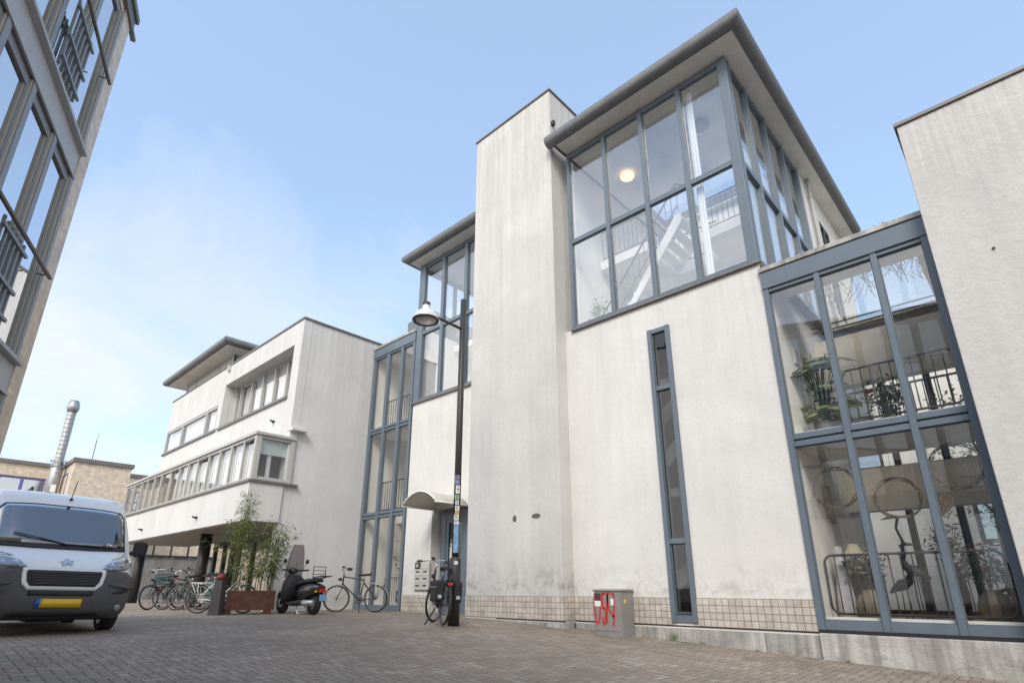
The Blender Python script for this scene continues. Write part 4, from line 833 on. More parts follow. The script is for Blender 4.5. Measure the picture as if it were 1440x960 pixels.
# ---------------- bicycles (local x forward, wheels of radius r, origin on the ground below the bottom bracket)
def bicycle(label, loc, rot, M_fr=M_black, M_fo=None, style='diamond', panniers=None, crate=None, group=None, lean=0, steer=0.0, M_guard=None, r=.315, light=None, front_crate=None):
    b = thing('bicycle', label, 'bicycle', loc, rot, group); b.rotation_euler = (lean, 0, rot)
    wb = .52
    def wheel(x):
        sa = steer if x > 0 else 0
        q = MB(); q.lathe([(r - .03, -.012), (r - .012, -.017), (r, 0), (r - .012, .017), (r - .03, .012), (r - .03, -.012)], (x, 0, r), 'y', 30, False); q.rot(.40, 0, sa); wv = q.build('wheel', M_rubber, b)
        q = MB(); q.lathe([(r - .045, -.012), (r - .03, -.013), (r - .03, .013), (r - .045, .012), (r - .045, -.012)], (x, 0, r), 'y', 30, False); q.rot(.40, 0, sa); q.build('rim', M_rim, wv)
        q = MB()
        for k in range(18):
            a = 2 * math.pi * k / 18; c = .02 * (1 if k % 2 else -1); a2 = a + .35 * (1 if k % 4 < 2 else -1)
            q.tube([(x + .02 * math.cos(a2), c, r + .02 * math.sin(a2)), (x + (r - .04) * math.cos(a), 0, r + (r - .04) * math.sin(a))], .0022, 4, False)
        q.lathe([(.012, -.045), (.026, -.03), (.026, .03), (.012, .045)], (x, 0, r), 'y', 12); q.rot(.40, 0, sa); q.build('spokes', M_rim, wv); return wv
    wr = wheel(-wb); wf = wheel(wb)
    q = MB(); bbk = (-.08, 0, .27); seat = (-.20, 0, .72); head = (.36, 0, .80); hd0 = (.385, 0, .66)
    if style == 'diamond': q.tube([(-.195, 0, .74), (.352, 0, .82)], .016, 8); q.tube([hd0, bbk], .018, 8)
    elif style == 'step': q.tube([hd0, (.16, 0, .42), bbk], .02, 8); q.tube([(.365, 0, .75), (.1, 0, .48), (-.14, 0, .45)], .015, 8)
    else: q.tube([hd0, (.2, 0, .44), bbk], .032, 10)
    q.tube([bbk, seat], .017, 8); q.tube([hd0, (.355, 0, .86)], .02, 8)
    for s in (-.05, .05): q.tube([bbk, (-wb, s, r)], .011, 6); q.tube([(-.19, s * .3, .68), (-wb, s, r)], .009, 6)
    q.build('frame', M_fr, b)
    q = MB()
    for s in (-.05, .05): q.tube([(.39, s, .66), (.42, s, .5), (wb, s, r)], [.014, .013, .009], 6)
    q.tube([(.39, -.05, .66), (.39, .05, .66)], .016, 6); q.rot(.40, 0, steer); q.build('fork', M_fo or M_fr, b)
    q = MB(); cs, sn = math.cos(steer), math.sin(steer)
    def hp(x, y, z): return (.35 + x * cs - y * sn, x * sn + y * cs, z)
    q.tube([(.353, 0, .86), hp(.02, 0, 1.0)], .013, 8)
    q.tube([hp(-.16, -.27, .99), hp(-.05, -.25, 1.0), hp(.03, -.12, 1.03), hp(.04, 0, 1.01), hp(.03, .12, 1.03), hp(-.05, .25, 1.0), hp(-.16, .27, .99)], .012, 8)
    hb = q.build('handlebar', M_chrome if M_fr is not M_black else M_alu, b)
    for s in (-1, 1):
        q = MB(); q.tube([hp(-.19, s * .275, .985), hp(-.07, s * .255, 1.0)], .018, 8); q.build('grip', M_blackm, hb)
    q = MB(); q.tube([hp(.04, -.15, 1.0), hp(.08, -.19, .96)], .008, 5); q.lathe([(0, -.02), (.035, -.02), (.035, .01), (.02, .02)], hp(.02, .08, 1.06), 'z', 10); q.build('bell', M_blackm, hb)
    q = MB(); q.ball((.455, 0, .76), .05, .04, .04); q.build('front_light', light or M_blackm, b)
    q = MB(); q.tube([seat, (-.225, 0, .82)], .012, 8); q.build('seat_post', M_chrome, b)
    q = MB(); rows = []
    for x, w_, z in ((.02, .015, .855), (-.06, .03, .86), (-.14, .05, .862), (-.22, .085, .868), (-.29, .09, .875), (-.32, .06, .87)):
        rows.append([(x - .06, w_ * math.cos(a), z + .022 * math.sin(a) * (1 if math.sin(a) > 0 else 1.4)) for a in [2 * math.pi * k / 10 for k in range(11)]])
    q.grid(rows); q.add(rows[0][:10], [tuple(range(10))]); q.add(rows[-1][:10], [tuple(range(10))]); q.build('saddle', M_blackm, b)
    for x, a0, a1 in ((-wb, 60, 210), (wb, 10, 150)):
        q = MB(); q.grid([[(x + (r + .02) * math.cos(R(a0 + (a1 - a0) * k / 12)), y, r + (r + .02 + (0 if abs(y) > .01 else .006)) * math.sin(R(a0 + (a1 - a0) * k / 12))) for k in range(13)] for y in (-.021, 0, .021)]); q.rot(.40, 0, steer if x > 0 else 0); q.build('mudguard', M_guard or M_fr, b)
    q = MB(); q.tube([(-.27, -.05, .67), (-.72, -.06, .67), (-.72, .06, .67), (-.27, .05, .67)], .008, 6)
    for s in (-.06, .06): q.tube([(-.55, s, .67), (-wb, s, r)], .007, 5); q.tube([(-.70, s, .67), (-wb, s, r)], .007, 5)
    for k in range(3): q.tube([(-.38 - .12 * k, -.055, .67), (-.38 - .12 * k, .055, .67)], .006, 5)
    q.build('rack', M_guard or M_blackm, b)
    q = MB(); q.box(-.735, -.72, -.035, .035, .60, .64); q.build('tail_light', M_red, b)
    q = MB(); q.lathe([(.085, -.065), (.085, -.055)], (bbk[0], 0, bbk[2]), 'y', 16); q.tube([(-.5, -.06, r + .03), (-.08, -.062, .345)], .005, 4); q.tube([(-.5, -.06, r - .03), (-.08, -.062, .195)], .005, 4)
    q.tube([(bbk[0], -.07, bbk[2]), (bbk[0] + .1, -.08, bbk[2] - .12)], .009, 5); q.tube([(bbk[0], .07, bbk[2]), (bbk[0] - .1, .08, bbk[2] + .12)], .009, 5)
    q.box(bbk[0] + .06, bbk[0] + .14, -.16, -.085, bbk[2] - .135, bbk[2] - .11); q.box(bbk[0] - .14, bbk[0] - .06, .085, .16, bbk[2] + .11, bbk[2] + .135); q.build('crank', M_alu, b)
    q = MB(); q.tube([(-.12, .05, .24), (-.2, .22, 0 + .22 * math.sin(-lean) if lean else .0)], .011, 6); q.build('kickstand', M_blackm, b)
    if panniers:
        for s in (-1, 1):
            q = MB(); rows = []
            for z, g_ in ((.34, .9), (.38, 1), (.62, 1.0), (.67, .92)):
                rows.append([(-.52 + .19 * g_ * cx, s * (.145 + .075 * g_ * cy_), z) for cx, cy_ in ((-1, -.8), (-.9, 1), (.9, 1), (1, -.8), (-1, -.8))])
            q.grid(rows, False); q.add(rows[-1][:4], [(0, 1, 2, 3)]); q.add(rows[0][:4], [(0, 1, 2, 3)]); pn = q.build('pannier', panniers, b, bevel=.02)
            q = MB(); q.box(-.7, -.34, s * .222 - .004, s * .222 + .004, .555, .567); q.build('piping', M_alu, pn)
            q = MB(); q.box(-.719, -.712, s * .15 - .03, s * .15 + .03, .40, .45); q.build('reflector', M_alu, pn)
    if crate:
        q = MB(); q.wall(-.75, -.35, .68, .92, -.17, -.155, [], None); q.wall(-.75, -.35, .68, .92, .155, .17); q.box(-.75, -.735, -.155, .155, .68, .92); q.box(-.365, -.35, -.155, .155, .68, .92); q.box(-.735, -.365, -.155, .155, .68, .695); q.build('crate', crate, b)
    if front_crate:
        q = MB()
        for z in (.66, .74, .82, .90): q.loop([(.44, -.17, z), (.74, -.17, z), (.74, .17, z), (.44, .17, z)], .01, 5)
        for k in range(6):
            for y in (-.17, .17): q.tube([(.44 + .06 * k, y, .66), (.44 + .06 * k, y, .90)], .007, 4)
            q.tube([(.74, -.17 + .068 * k, .66), (.74, -.17 + .068 * k, .90)], .007, 4); q.tube([(.44, -.17 + .068 * k, .66), (.74, -.17 + .068 * k, .66)], .007, 4)
        q.build('basket', front_crate, b)
    return b
def rot_to(p, q_): return math.atan2(q_[1] - p[1], q_[0] - p[0])
def between(rear, front): return ((rear[0] + front[0]) / 2, (rear[1] + front[1]) / 2, 0), rot_to(rear, front)
l_, r_ = between((-12.20, 8.20), (-13.08, 7.72)); bicycle('black and silver city bicycle leaning against the glass stairwell front', l_, r_, M_black, style='diamond', M_guard=M_alu, lean=R(-6), steer=.5)
l_, r_ = between((-7.28, 6.17), (-8.18, 6.6)); bicycle('dark electric bicycle with black panniers parked at the foot of the street lamp', l_, r_, M_blackm, style='ebike', panniers=mat('pannier_fabric', (.018, .018, .02), .75, bump=(90, .3)), lean=R(4), steer=-.75)
l_, r_ = between((-14.67, 5.08), (-13.95, 5.78)); bicycle('white step-through bicycle behind the bollard and the rusty planter', l_, r_, M_cream, style='step', M_guard=M_cream, lean=R(4))
RK = 'bicycles parked in the undercroft'
l_, r_ = between((-18.25, 5.75), (-17.75, 4.9)); bicycle('black bicycle nearest the van in the undercroft row, front wheel towards the street', l_, r_, M_black, style='diamond', group=RK, lean=R(5))
l_, r_ = between((-17.0, 5.9), (-17.75, 5.25)); bicycle('black bicycle with a dark teal front basket in the undercroft row', l_, r_, M_black, style='step', group=RK, lean=R(-4), front_crate=M_teal)
l_, r_ = between((-16.2, 5.95), (-16.95, 5.35)); bicycle('dark green bicycle with teal panniers beside the round black column', l_, r_, mat('bike_green', (.03, .06, .055), .4), style='step', group=RK, lean=R(4), panniers=M_teal, crate=M_blackm)
l_, r_ = between((-19.0, 6.3), (-18.5, 5.5)); bicycle('maroon bicycle half hidden behind the others in the undercroft row', l_, r_, mat('bike_maroon', (.10, .02, .02), .35), style='diamond', group=RK, lean=R(-5))
l_, r_ = between((-12.45, 10.6), (-13.0, 9.75)); bicycle('dark bicycle with a round white headlight standing inside the glass stairwell', (l_[0], l_[1], .02), r_, M_blackm, style='step', lean=R(4), light=mat('headlight_white', (.9, .9, .88), .3, emis=((1, 1, .95), .15)))

# ---------------- scooter (local x forward)
sc = thing('scooter', 'black motor scooter with tall windscreen, black apron and rear rack parked by the pale wall', 'scooter', (-12.66, 6.47, 0), math.atan2(-.15, -1.19))
for nm, x, rr in (('wheel', .60, .22), ('wheel', -.58, .22)):
    q = MB(); q.lathe([(.11, -.05), (.17, -.055), (rr, -.025), (rr, .025), (.17, .055), (.11, .05)], (x, 0, rr), 'y', 24, False); wv = q.build(nm, M_rubber, sc)
    q = MB(); q.lathe([(.12, -.045), (.05, -.05), (.04, .06), (.12, .045)], (x, 0, rr), 'y', 16); q.build('rim', M_alu, wv)
def loft(name, M, par, secs, k=14, cap=True):      # sections: (centre, half width y, half height, axis tilt vector)
    q = MB(); rows = []
    for (c, hy_, hz_, u) in secs:
        u = Vector(u).normalized(); rows.append([tuple(Vector(c) + Vector((0, 1, 0)) * hy_ * math.copysign(abs(math.cos(a)) ** .7, math.cos(a)) + u * hz_ * math.copysign(abs(math.sin(a)) ** .7, math.sin(a))) for a in [2 * math.pi * j / k for j in range(k + 1)]])
    q.grid(rows)
    if cap: q.add(rows[0][:k], [tuple(range(k))]); q.add(rows[-1][:k], [tuple(range(k))])
    return q.build(name, M, par)
Z_ = (0, 0, 1)
loft('rear_body', M_black, sc, [((-.02, 0, .42), .12, .10, Z_), ((-.2, 0, .46), .17, .17, Z_), ((-.42, 0, .50), .19, .17, Z_), ((-.62, 0, .53), .17, .13, Z_), ((-.80, 0, .54), .10, .07, Z_)])
loft('seat', M_blackm, sc, [((.08, 0, .60), .09, .03, Z_), ((-.05, 0, .65), .13, .05, Z_), ((-.35, 0, .70), .15, .055, Z_), ((-.62, 0, .72), .13, .045, Z_), ((-.72, 0, .70), .09, .03, Z_)])
loft('floorboard', M_blackm, sc, [((.38, 0, .26), .17, .05, Z_), ((.1, 0, .22), .18, .05, Z_), ((-.2, 0, .26), .15, .07, Z_), ((-.45, 0, .26), .1, .08, Z_)])
loft('leg_shield', M_black, sc, [((.36, 0, .22), .16, .04, (1, 0, .3)), ((.40, 0, .45), .22, .06, (1, 0, .3)), ((.36, 0, .68), .20, .07, (1, 0, .3)), ((.30, 0, .84), .12, .06, (1, 0, .3))])
loft('apron', mat('apron_fabric', (.014, .014, .016), .8, bump=(14, .8)), sc, [((.30, 0, .24), .21, .09, (1, 0, .1)), ((.26, 0, .40), .27, .14, (1, 0, .1)), ((.22, 0, .58), .27, .15, (1, 0, .1)), ((.22, 0, .74), .22, .12, (1, 0, .1)), ((.26, 0, .84), .13, .08, (1, 0, .1))])
loft('front_mudguard', M_black, sc, [((.80, 0, .36), .05, .03, Z_), ((.68, 0, .46), .085, .04, Z_), ((.50, 0, .45), .08, .05, Z_), ((.42, 0, .36), .05, .05, Z_)])
q = MB(); q.tube([(.60, .06, .22), (.52, .05, .45), (.38, .0, .80)], .022, 8); q.build('fork', M_blackm, sc)
loft('headset', M_black, sc, [((.42, 0, .92), .07, .06, (0, 0, 1)), ((.33, 0, .93), .10, .07, (0, 0, 1)), ((.24, 0, .92), .07, .05, (0, 0, 1))])
q = MB(); q.tube([(.22, -.34, .95), (.30, -.12, .94), (.30, .12, .94), (.22, .34, .95)], .02, 8); q.build('handlebar', M_blackm, sc)
q = MB(); q.lathe([(.0, .0), (.07, .0), (.06, .03), (.0, .035)], (.44, 0, .78), 'x', 14); q.build('headlight', M_vlamp, sc)
M_wsh = glass('scooter_screen', (.36, .32, .33), .12, .8)
q = MB(); q.grid([[(.42 - .10 * t - .10 * (y / .23) ** 2, y * (1 - .45 * t ** 3), .78 + .74 * t) for y in [-.23 + .46 * k / 10 for k in range(11)]] for t in [k / 8 for k in range(9)]]); q.build('windscreen', M_wsh, sc)
for s in (-1, 1):
    q = MB(); q.tube([(.28, s * .2, .96), (.26, s * .28, 1.1)], .007, 5); q.ball((.25, s * .29, 1.14), .02, .05, .055); q.build('mirror', M_blackm, sc)
q = MB(); q.loop([(-.66, -.16, .76), (-.66, .16, .76), (-.66, .16, 1.0), (-.66, -.16, 1.0)], .011, 6); q.tube([(-.66, -.16, .84), (-.66, .16, .84)], .008, 5); q.tube([(-.66, -.16, .92), (-.66, .16, .92)], .008, 5)
q.tube([(-.66, -.13, .78), (-.95, -.13, .80), (-.95, .13, .80), (-.66, .13, .78)], .011, 6); q.tube([(-.56, -.1, .70), (-.66, -.12, .77)], .01, 5); q.tube([(-.56, .1, .70), (-.66, .12, .77)], .01, 5)
for y in (-.05, .05): q.tube([(-.66, y, .78), (-.95, y, .80)], .008, 5)
q.build('rack', M_blackm, sc)
q = MB(); q.box(-.86, -.80, -.07, .07, .46, .53); q.build('tail_light', M_red, sc, bevel=.01)
for s in (-1, 1): q = MB(); q.ball((-.80, s * .14, .48), .035, .03, .025); q.build('indicator', M_amber, sc)
q = MB(); q.box(-.885, -.875, -.09, .09, .29, .42); q.build('number_plate', mat('plate_pale_blue', (.22, .42, .68), .4), sc, bevel=.003)
q = MB(); q.grid([[(-.74 - .14 * t, y, .50 - .22 * t) for y in (-.08, 0, .08)] for t in (0, .5, 1)]); q.build('rear_mudguard', M_blackm, sc)
q = MB(); q.lathe([(.0, -.22), (.055, -.22), (.065, .1), (.04, .16)], (-.55, .17, .25), 'x', 12); q.build('silencer', M_alu, sc)
q = MB(); q.tube([(-.1, .1, .18), (-.22, .15, .01), (-.14, .15, .01)], .014, 6); q.tube([(-.1, -.1, .18), (-.22, -.15, .01), (-.14, -.15, .01)], .014, 6); q.tube([(-.22, -.15, .02), (-.22, .15, .02)], .012, 6); q.build('centre_stand', M_alu, sc)

# ---------------- planter, bamboo, bollard
M_rust = mat('weathering_steel', (.125, .052, .032), .8, var=.55, vscale=6, bump=(30, .3))
pa = math.atan2(.92, .40)
pl = thing('planter', 'long rusty steel planter trough on the paving in front of the undercroft', 'planter', (-13.42, 5.72, 0), pa)
q = MB(); PW, PD, PH = .50, .20, .50
q.box(-PW, PW, -PD, -PD + .012, .09, PH); q.box(-PW, PW, PD - .012, PD, .09, PH); q.box(-PW, -PW + .012, -PD + .012, PD - .012, .09, PH); q.box(PW - .012, PW, -PD + .012, PD - .012, .09, PH); q.box(-PW + .012, PW - .012, -PD + .012, PD - .012, .09, .10); q.build('trough', M_rust, pl)
for x0, x1 in ((-PW, -PW + .12), (PW - .22, PW - .05)): q = MB(); q.box(x0, x1, -PD + .01, PD - .01, .0, .09); q.build('foot', M_rust, pl)
q = MB(); q.box(-PW + .013, PW - .013, -PD + .013, PD - .013, .40, .45); q.build('soil', mat('soil', (.05, .04, .03), .95, bump=(20, .8)), pl)
random.seed(21)
ba = thing('bamboo', 'tall leafy green bamboo growing from the rusty planter', 'bamboo', (-13.42, 5.72, .44), pa)
M_leaf = leafmat('bamboo_leaf', (.19, .26, .06), (.09, .16, .035)); M_leaf2 = leafmat('bamboo_leaf_pale', (.36, .36, .13), (.21, .26, .08)); M_cane = mat('bamboo_cane', (.16, .17, .06), .5, var=.3)
cn = MB(); lf = MB(); lf2 = MB()
for k in range(40):
    x = random.uniform(-.45, .45); y = random.uniform(-.15, .15)
    h = random.uniform(1.0, 1.75) if k > 5 else random.uniform(1.9, 2.35)
    if k <= 5: x = random.uniform(-.5, -.25)
    lx, ly = random.gauss(0, .11 if k > 5 else .06) + (x * .25 if k > 5 else .05), random.gauss(0, .16)
    if k in (30, 31): lx, h = -.8, 1.25
    if k in (32, 33): lx, h = .5, 1.45
    P = [Vector((x + lx * t * t, y + ly * t * t, h * (t - .06 * t * t * abs(lx) * 2))) for t in [i / 8 for i in range(9)]]
    cn.tube(P, [.008 - .0007 * i for i in range(9)], 5, False)
    nl = int(14 + 17 * h)
    for i in range(nl):
        t = random.uniform(.22, 1) ** (.8 if k > 5 else .4); b0 = P[min(7, int(t * 8))].lerp(P[min(8, int(t * 8) + 1)], t * 8 % 1)
        d = Vector((random.gauss(0, 1), random.gauss(0, 1), random.uniform(-.5, .5))); br_ = b0 + d.normalized() * random.uniform(.02, .20)
        if i % 4 == 0: cn.tube([b0, br_], .0025, 3, False)
        for _ in range(2): (lf if random.random() < .72 else lf2).leaf(br_ + Vector((random.gauss(0, .02),) * 3), (d.x + random.gauss(0, .5), d.y + random.gauss(0, .5), random.uniform(-.7, .25)), random.uniform(.09, .17), random.uniform(.016, .028))
cn.build('cane', M_cane, ba, merge=False); lf.build('foliage', M_leaf, ba, merge=False); lf2.build('foliage', M_leaf2, ba, merge=False)
bo = thing('bollard', 'dark grey tapered bollard with a faded red top beside the rusty planter', 'bollard', (-13.50, 5.04, 0), R(40))
q = MB(); q.grid([[(sx * w_, sy * w_, z) for sx, sy in ((-1, -1), (1, -1), (1, 1), (-1, 1), (-1, -1))] for z, w_ in ((0, .12), (.72, .085))], False); q.build('post', mat('bollard_grey', (.075, .07, .072), .7, var=.25), bo)
q = MB(); q.lathe([(.075, .72), (.075, .74), (.09, .75), (.09, .80), (.05, .845), (.0, .85)], seg=16); q.build('cap', mat('bollard_red', (.22, .03, .025), .6), bo)

# ---------------- things inside the glazed link
random.seed(5)
M_terr = mat('terracotta', (.33, .27, .2), .7, var=.2); M_grpot = mat('pot_grey', (.16, .16, .16), .6); M_vari = leafmat('variegated_leaf', (.16, .22, .08), (.5, .52, .34), 22); M_dleaf = leafmat('dark_leaf', (.03, .075, .02), (.05, .1, .03)); M_pink = mat('pink_petal', (.6, .3, .42), .6, var=.3); M_rflow = mat('red_petal', (.6, .03, .02), .5); M_wick = mat('wicker', (.16, .12, .09), .8, bump=(80, .6)); M_wpetal = mat('white_petal', (.75, .68, .68), .6)
def pot(par, x, y, z, r0, r1, h, M): q = MB(); q.lathe([(r0, z), (r1, z + h), (r1 - .02, z + h), (r1 - .03, z + h - .05), (0, z + h - .05)], (x, y, 0), seg=20); return q.build('pot', M, par)
def vase(par, x, y, z, r, h, M): q = MB(); q.lathe([(r * .45, z), (r * .9, z + h * .25), (r, z + h * .5), (r * .8, z + h * .8), (r * .45, z + h * .95), (r * .5, z + h), (r * .4, z + h), (r*.3, z + h * .9), (0, z + h * .9)], (x, y, 0), seg=24); return q.build('vase', M, par)
mo = thing('monstera', 'large monstera with cream-splashed leaves on the upper floor of the glazed link', 'plant', (-2.02, 9.05, 2.6), world=True)
pot(mo, -2.02, 9.05, 2.6, .14, .19, .3, M_grpot); st = MB(); lv = MB()
for k in range(42):
    a = random.uniform(0, 2 * math.pi); h = random.uniform(.1, 1.15); rr = random.uniform(.08, .33)
    e = Vector((-2.02 + rr * math.cos(a), 9.05 + rr * .6 * math.sin(a), 2.85 + h)); st.tube([(-2.02, 9.05, 2.85), ((-2.02 + e.x) / 2, (9.05 + e.y) / 2, 2.85 + h * .7), e], .007, 5, False)
    d = Vector((math.cos(a), math.sin(a), -.5)).normalized(); sd_ = d.cross(Vector((0, 0, 1))).normalized(); L_ = random.uniform(.18, .31); n_ = 9; pts = []
    for s in (1, -1):
        for i in range(n_):
            t = i / (n_ - 1); w_ = L_ * .55 * math.sin(math.pi * min(1, t * .85 + .12)) * (1 if i % 2 else .55)
            pts.append(e + d * L_ * (t if s > 0 else 1 - t) + sd_ * s * (w_ if s > 0 else L_ * .55 * math.sin(math.pi * min(1, (1 - t) * .85 + .12)) * (1 if i % 2 else .55)))
    c = e + d * L_ * .4 + Vector((0, 0, .02)); o_ = [c] + pts; lv.add(o_, [(0, i, i % (2 * n_) + 1) for i in range(1, 2 * n_ + 1)])
st.build('stem', M_dleaf, mo); lv.build('foliage', M_vari, mo, merge=False)
def bush(name, label, cat, x, y, z, h, r, nl, Ml, flowers=None, nf=10, ls=.09, potfn=None):
    t = thing(name, label, cat, (x, y, z), world=True); ph = 0
    if potfn: potfn(t); ph = potfn.h
    lv = MB(); sm = MB(); fl = MB()
    for k in range(14):
        a = random.uniform(0, 6.28); e = Vector((x + r * .7 * math.cos(a), y + r * .7 * math.sin(a), z + ph + h * random.uniform(.5, 1))); sm.tube([(x, y, z + ph), ((x * 2 + e.x) / 3, (y * 2 + e.y) / 3, z + ph + h * .5), e], .005, 4, False)
        for i in range(nl // 14):
            q = Vector((x, y, z + ph)).lerp(e, random.uniform(.35, 1.05)) + Vector((random.gauss(0, r * .25), random.gauss(0, r * .25), random.gauss(0, h * .1)))
            lv.leaf(q, (random.gauss(0, 1), random.gauss(0, 1), random.gauss(0, .5)), ls * random.uniform(.6, 1.3), ls * .5)
    sm.build('stem', M_cane, t); lv.build('foliage', Ml, t, merge=False)
    if flowers:
        for k in range(nf):
            a = random.uniform(0, 6.28); c = Vector((x + r * random.uniform(.3, 1) * math.cos(a), y + r * random.uniform(.3, 1) * math.sin(a), z + ph + h * random.uniform(.45, 1.05)))
            for p in range(7): fl.leaf(c, (math.cos(p * .9), math.sin(p * .9), .35 + .3 * (p % 2)), .065, .055)
        fl.build('blossom', flowers, t, merge=False)
    return t
class PF:
    def __init__(s, fn, h): s.fn = fn; s.h = h
    def __call__(s, t): s.fn(t)
bush('potted_plant', 'potted plant with red flowers on the upper floor of the glazed link', 'plant', -1.22, 8.92, 2.6, .58, .27, 340, M_dleaf, M_rflow, 9, .09, PF(lambda t: pot(t, -1.22, 8.92, 2.6, .12, .17, .16, M_grpot), .14))
bush('flower_vase', 'pale round vase of white flowers behind the lower left link pane', 'vase', -1.88, 8.98, .12, .46, .27, 220, M_dleaf, M_wpetal, 24, .09, PF(lambda t: vase(t, -1.88, 8.98, .12, .19, .42, M_terr), .40))
bush('flower_vase', 'brown round vase of orchids behind the lower right pane of the glazed link', 'vase', -.62, 8.98, .12, .52, .28, 260, M_dleaf, M_pink, 24, .1, PF(lambda t: vase(t, -.62, 8.98, .12, .18, .42, mat('vase_brown', (.2, .15, .1), .6, var=.3)), .40))
bush('dried_bouquet', 'bunch of rust-brown dried flowers on a stand in the lower glazed link', 'flowers', -.98, 9.5, .12, .5, .22, 150, leafmat('dried', (.2, .09, .05), (.12, .07, .04)), mat('dried_flower', (.3, .12, .08), .8), 10, .08, PF(lambda t: vase(t, -.98, 9.5, .12, .1, .75, M_dark), .72))
bush('potted_fern', 'dark leafy plant in a grey tub at the right end of the lower glazed link', 'plant', -.46, 9.25, .12, .45, .16, 120, M_dleaf, M_rflow, 4, .1, PF(lambda t: pot(t, -.46, 9.25, .12, .11, .15, .28, M_grpot), .26))
def wreath(label, x, z, y, r, th=.022):
    t = thing('wreath', label, 'wreath', (x, y, z - r), world=True, group='wreaths hung behind the lower glazing')
    q = MB(); random.seed(int(abs(x) * 100))
    for k in range(5):
        ph = random.uniform(0, 6); q.loop([(x + (r + .02 * math.sin(3 * a + ph)) * math.cos(a), y + .012 * math.sin(5 * a + ph), z + (r + .02 * math.sin(3 * a + ph)) * math.sin(a)) for a in [2 * math.pi * i / 36 for i in range(36)]], .006, 5)
    for k in range(60):
        a = random.uniform(0, 6.28); p = Vector((x + r * math.cos(a), y, z + r * math.sin(a))); q.tube([p, p + Vector((random.gauss(0, .03), random.gauss(0, .012), random.gauss(0, .03)))], .003, 3, False)
    q.build('ring', M_wick, t, merge=False); s = MB(); s.tube([(x, y, z + r), (x, y, 2.45)], .0025, 4); s.build('cord', M_wick, t)
wreath('twig wreath hung before the left lower pane, in front of the picture', -1.98, 1.86, 8.62, .27)
wreath('twig wreath hung before the middle lower pane, above the heron figures', -1.30, 1.66, 8.66, .25); wreath('twig wreath hung before the right lower pane, above the wicker heart', -.62, 1.98, 8.66, .27)
ht = thing('heart', 'brown wicker heart hanging before the right lower pane of the glazed link', 'decoration', (-.87, 8.62, 1.4), world=True)
q = MB(); hpts = [(-.87 + .0085 * 16 * math.sin(a) ** 3, 8.62, 1.53 + .0085 * (13 * math.cos(a) - 5 * math.cos(2 * a) - 2 * math.cos(3 * a) - math.cos(4 * a))) for a in [2 * math.pi * i / 32 for i in range(32)]]
for sc_k in (1, .82, .62, .4, .2): q.loop([(-.87 + (p[0] + .87) * sc_k, 8.62 + random.uniform(-.008, .008), 1.53 + (p[2] - 1.53) * sc_k) for p in hpts], .011, 5)
q.build('woven_heart', M_wick, ht); q = MB(); q.tube([(-.87, 8.62, 1.6), (-.87, 8.62, 2.45)], .003, 4); q.build('cord', M_wick, ht)
def heron(label, x, y, h, s):
    t = thing('heron_figure', label, 'figurine', (x, y, .12), world=True, group='dark metal heron figures')
    q = MB(); z = .12; B = Vector((x, y, z + h * .48))
    q.tube([B + Vector((-s * .16, 0, -.10)), B + Vector((-s * .08, 0, -.04)), B, B + Vector((s * .08, 0, .05)), B + Vector((s * .10, 0, .14))], [.012, .05, .075, .05, .025], 10)
    q.tube([B + Vector((s * .10, 0, .12)), B + Vector((s * .06, 0, h * .28)), B + Vector((s * .10, 0, h * .4)), B + Vector((s * .06, 0, h * .5)), B + Vector((s * .1, 0, h * .515)), B + Vector((s * .26, 0, h * .49))], [.025, .017, .015, .02, .028, .004], 8); q.build('body', M_dark, t)
    for o in (-.02, .025): q = MB(); q.tube([B + Vector((o, o, -.06)), (x + o * 1.5, y + o, z + h * .22), (x + o, y + o, z)], .008, 5); q.build('leg', M_dark, t)
heron('taller dark metal heron figure facing left in the middle lower pane', -1.34, 8.98, 1.35, -1); heron('shorter dark metal heron figure facing right in the middle lower pane', -1.52, 9.12, 1.0, 1)
def tlamp(label, x, y, z):
    t = thing('table_lamp', label, 'lamp', (x, y, z), world=True, group='table lamps in the lower link')
    q = MB(); q.lathe([(.06, z), (.03, z + .04), (.045, z + .14), (.015, z + .22), (.012, z + .3)], (x, y, 0), seg=14); q.build('base', M_terr, t)
    q = MB(); q.lathe([(.14, z + .26), (.06, z + .42)], (x, y, 0), seg=20, caps=False); q.build('lamp_shade', mat('shade_cream', (.7, .64, .52), .8), t)
tb = thing('sideboard', 'low dark sideboard along the left wall inside the lower glazed link', 'cabinet', (-2.1, 10, .12), world=True)
q = MB(); q.box(-2.33, -1.95, 9.4, 10.4, .2, .72); q.build('carcass', mat('dark_wood', (.09, .06, .04), .6, var=.3), tb, bevel=.01); q = MB(); q.box(-2.34, -1.93, 9.38, 10.42, .72, .75); q.build('top', mat('dark_wood_top', (.1, .07, .05), .5), tb, bevel=.006)
for x0 in (-2.3, -2.02):
    for y0 in (9.45, 10.3): q = MB(); q.box(x0, x0 + .05, y0, y0 + .05, .12, .2); q.build('leg', M_dark, tb)
tlamp('cream-shaded table lamp on the near end of the sideboard', -2.12, 9.6, .75); tlamp('cream-shaded table lamp on the far end of the sideboard', -2.12, 10.2, .75)
pf = thing('picture', 'small framed picture on the left wall of the lower glazed link', 'picture', (-2.33, 9.5, 1.45), world=True)
q = MB(); q.box(-2.34, -2.31, 9.35, 9.75, 1.50, 2.05); q.build('frame', mat('frame_gilt', (.35, .28, .16), .5), pf, bevel=.006); q = MB(); q.box(-2.31, -2.305, 9.40, 9.70, 1.55, 2.0); q.build('print', mat('print_pale', (.66, .62, .54), .7, var=.3, vscale=8), pf)
fg = thing('statue', 'pale lace-dressed statue standing at the left end of the lower railing', 'statue', (-2.18, 9.0, .12), world=True)
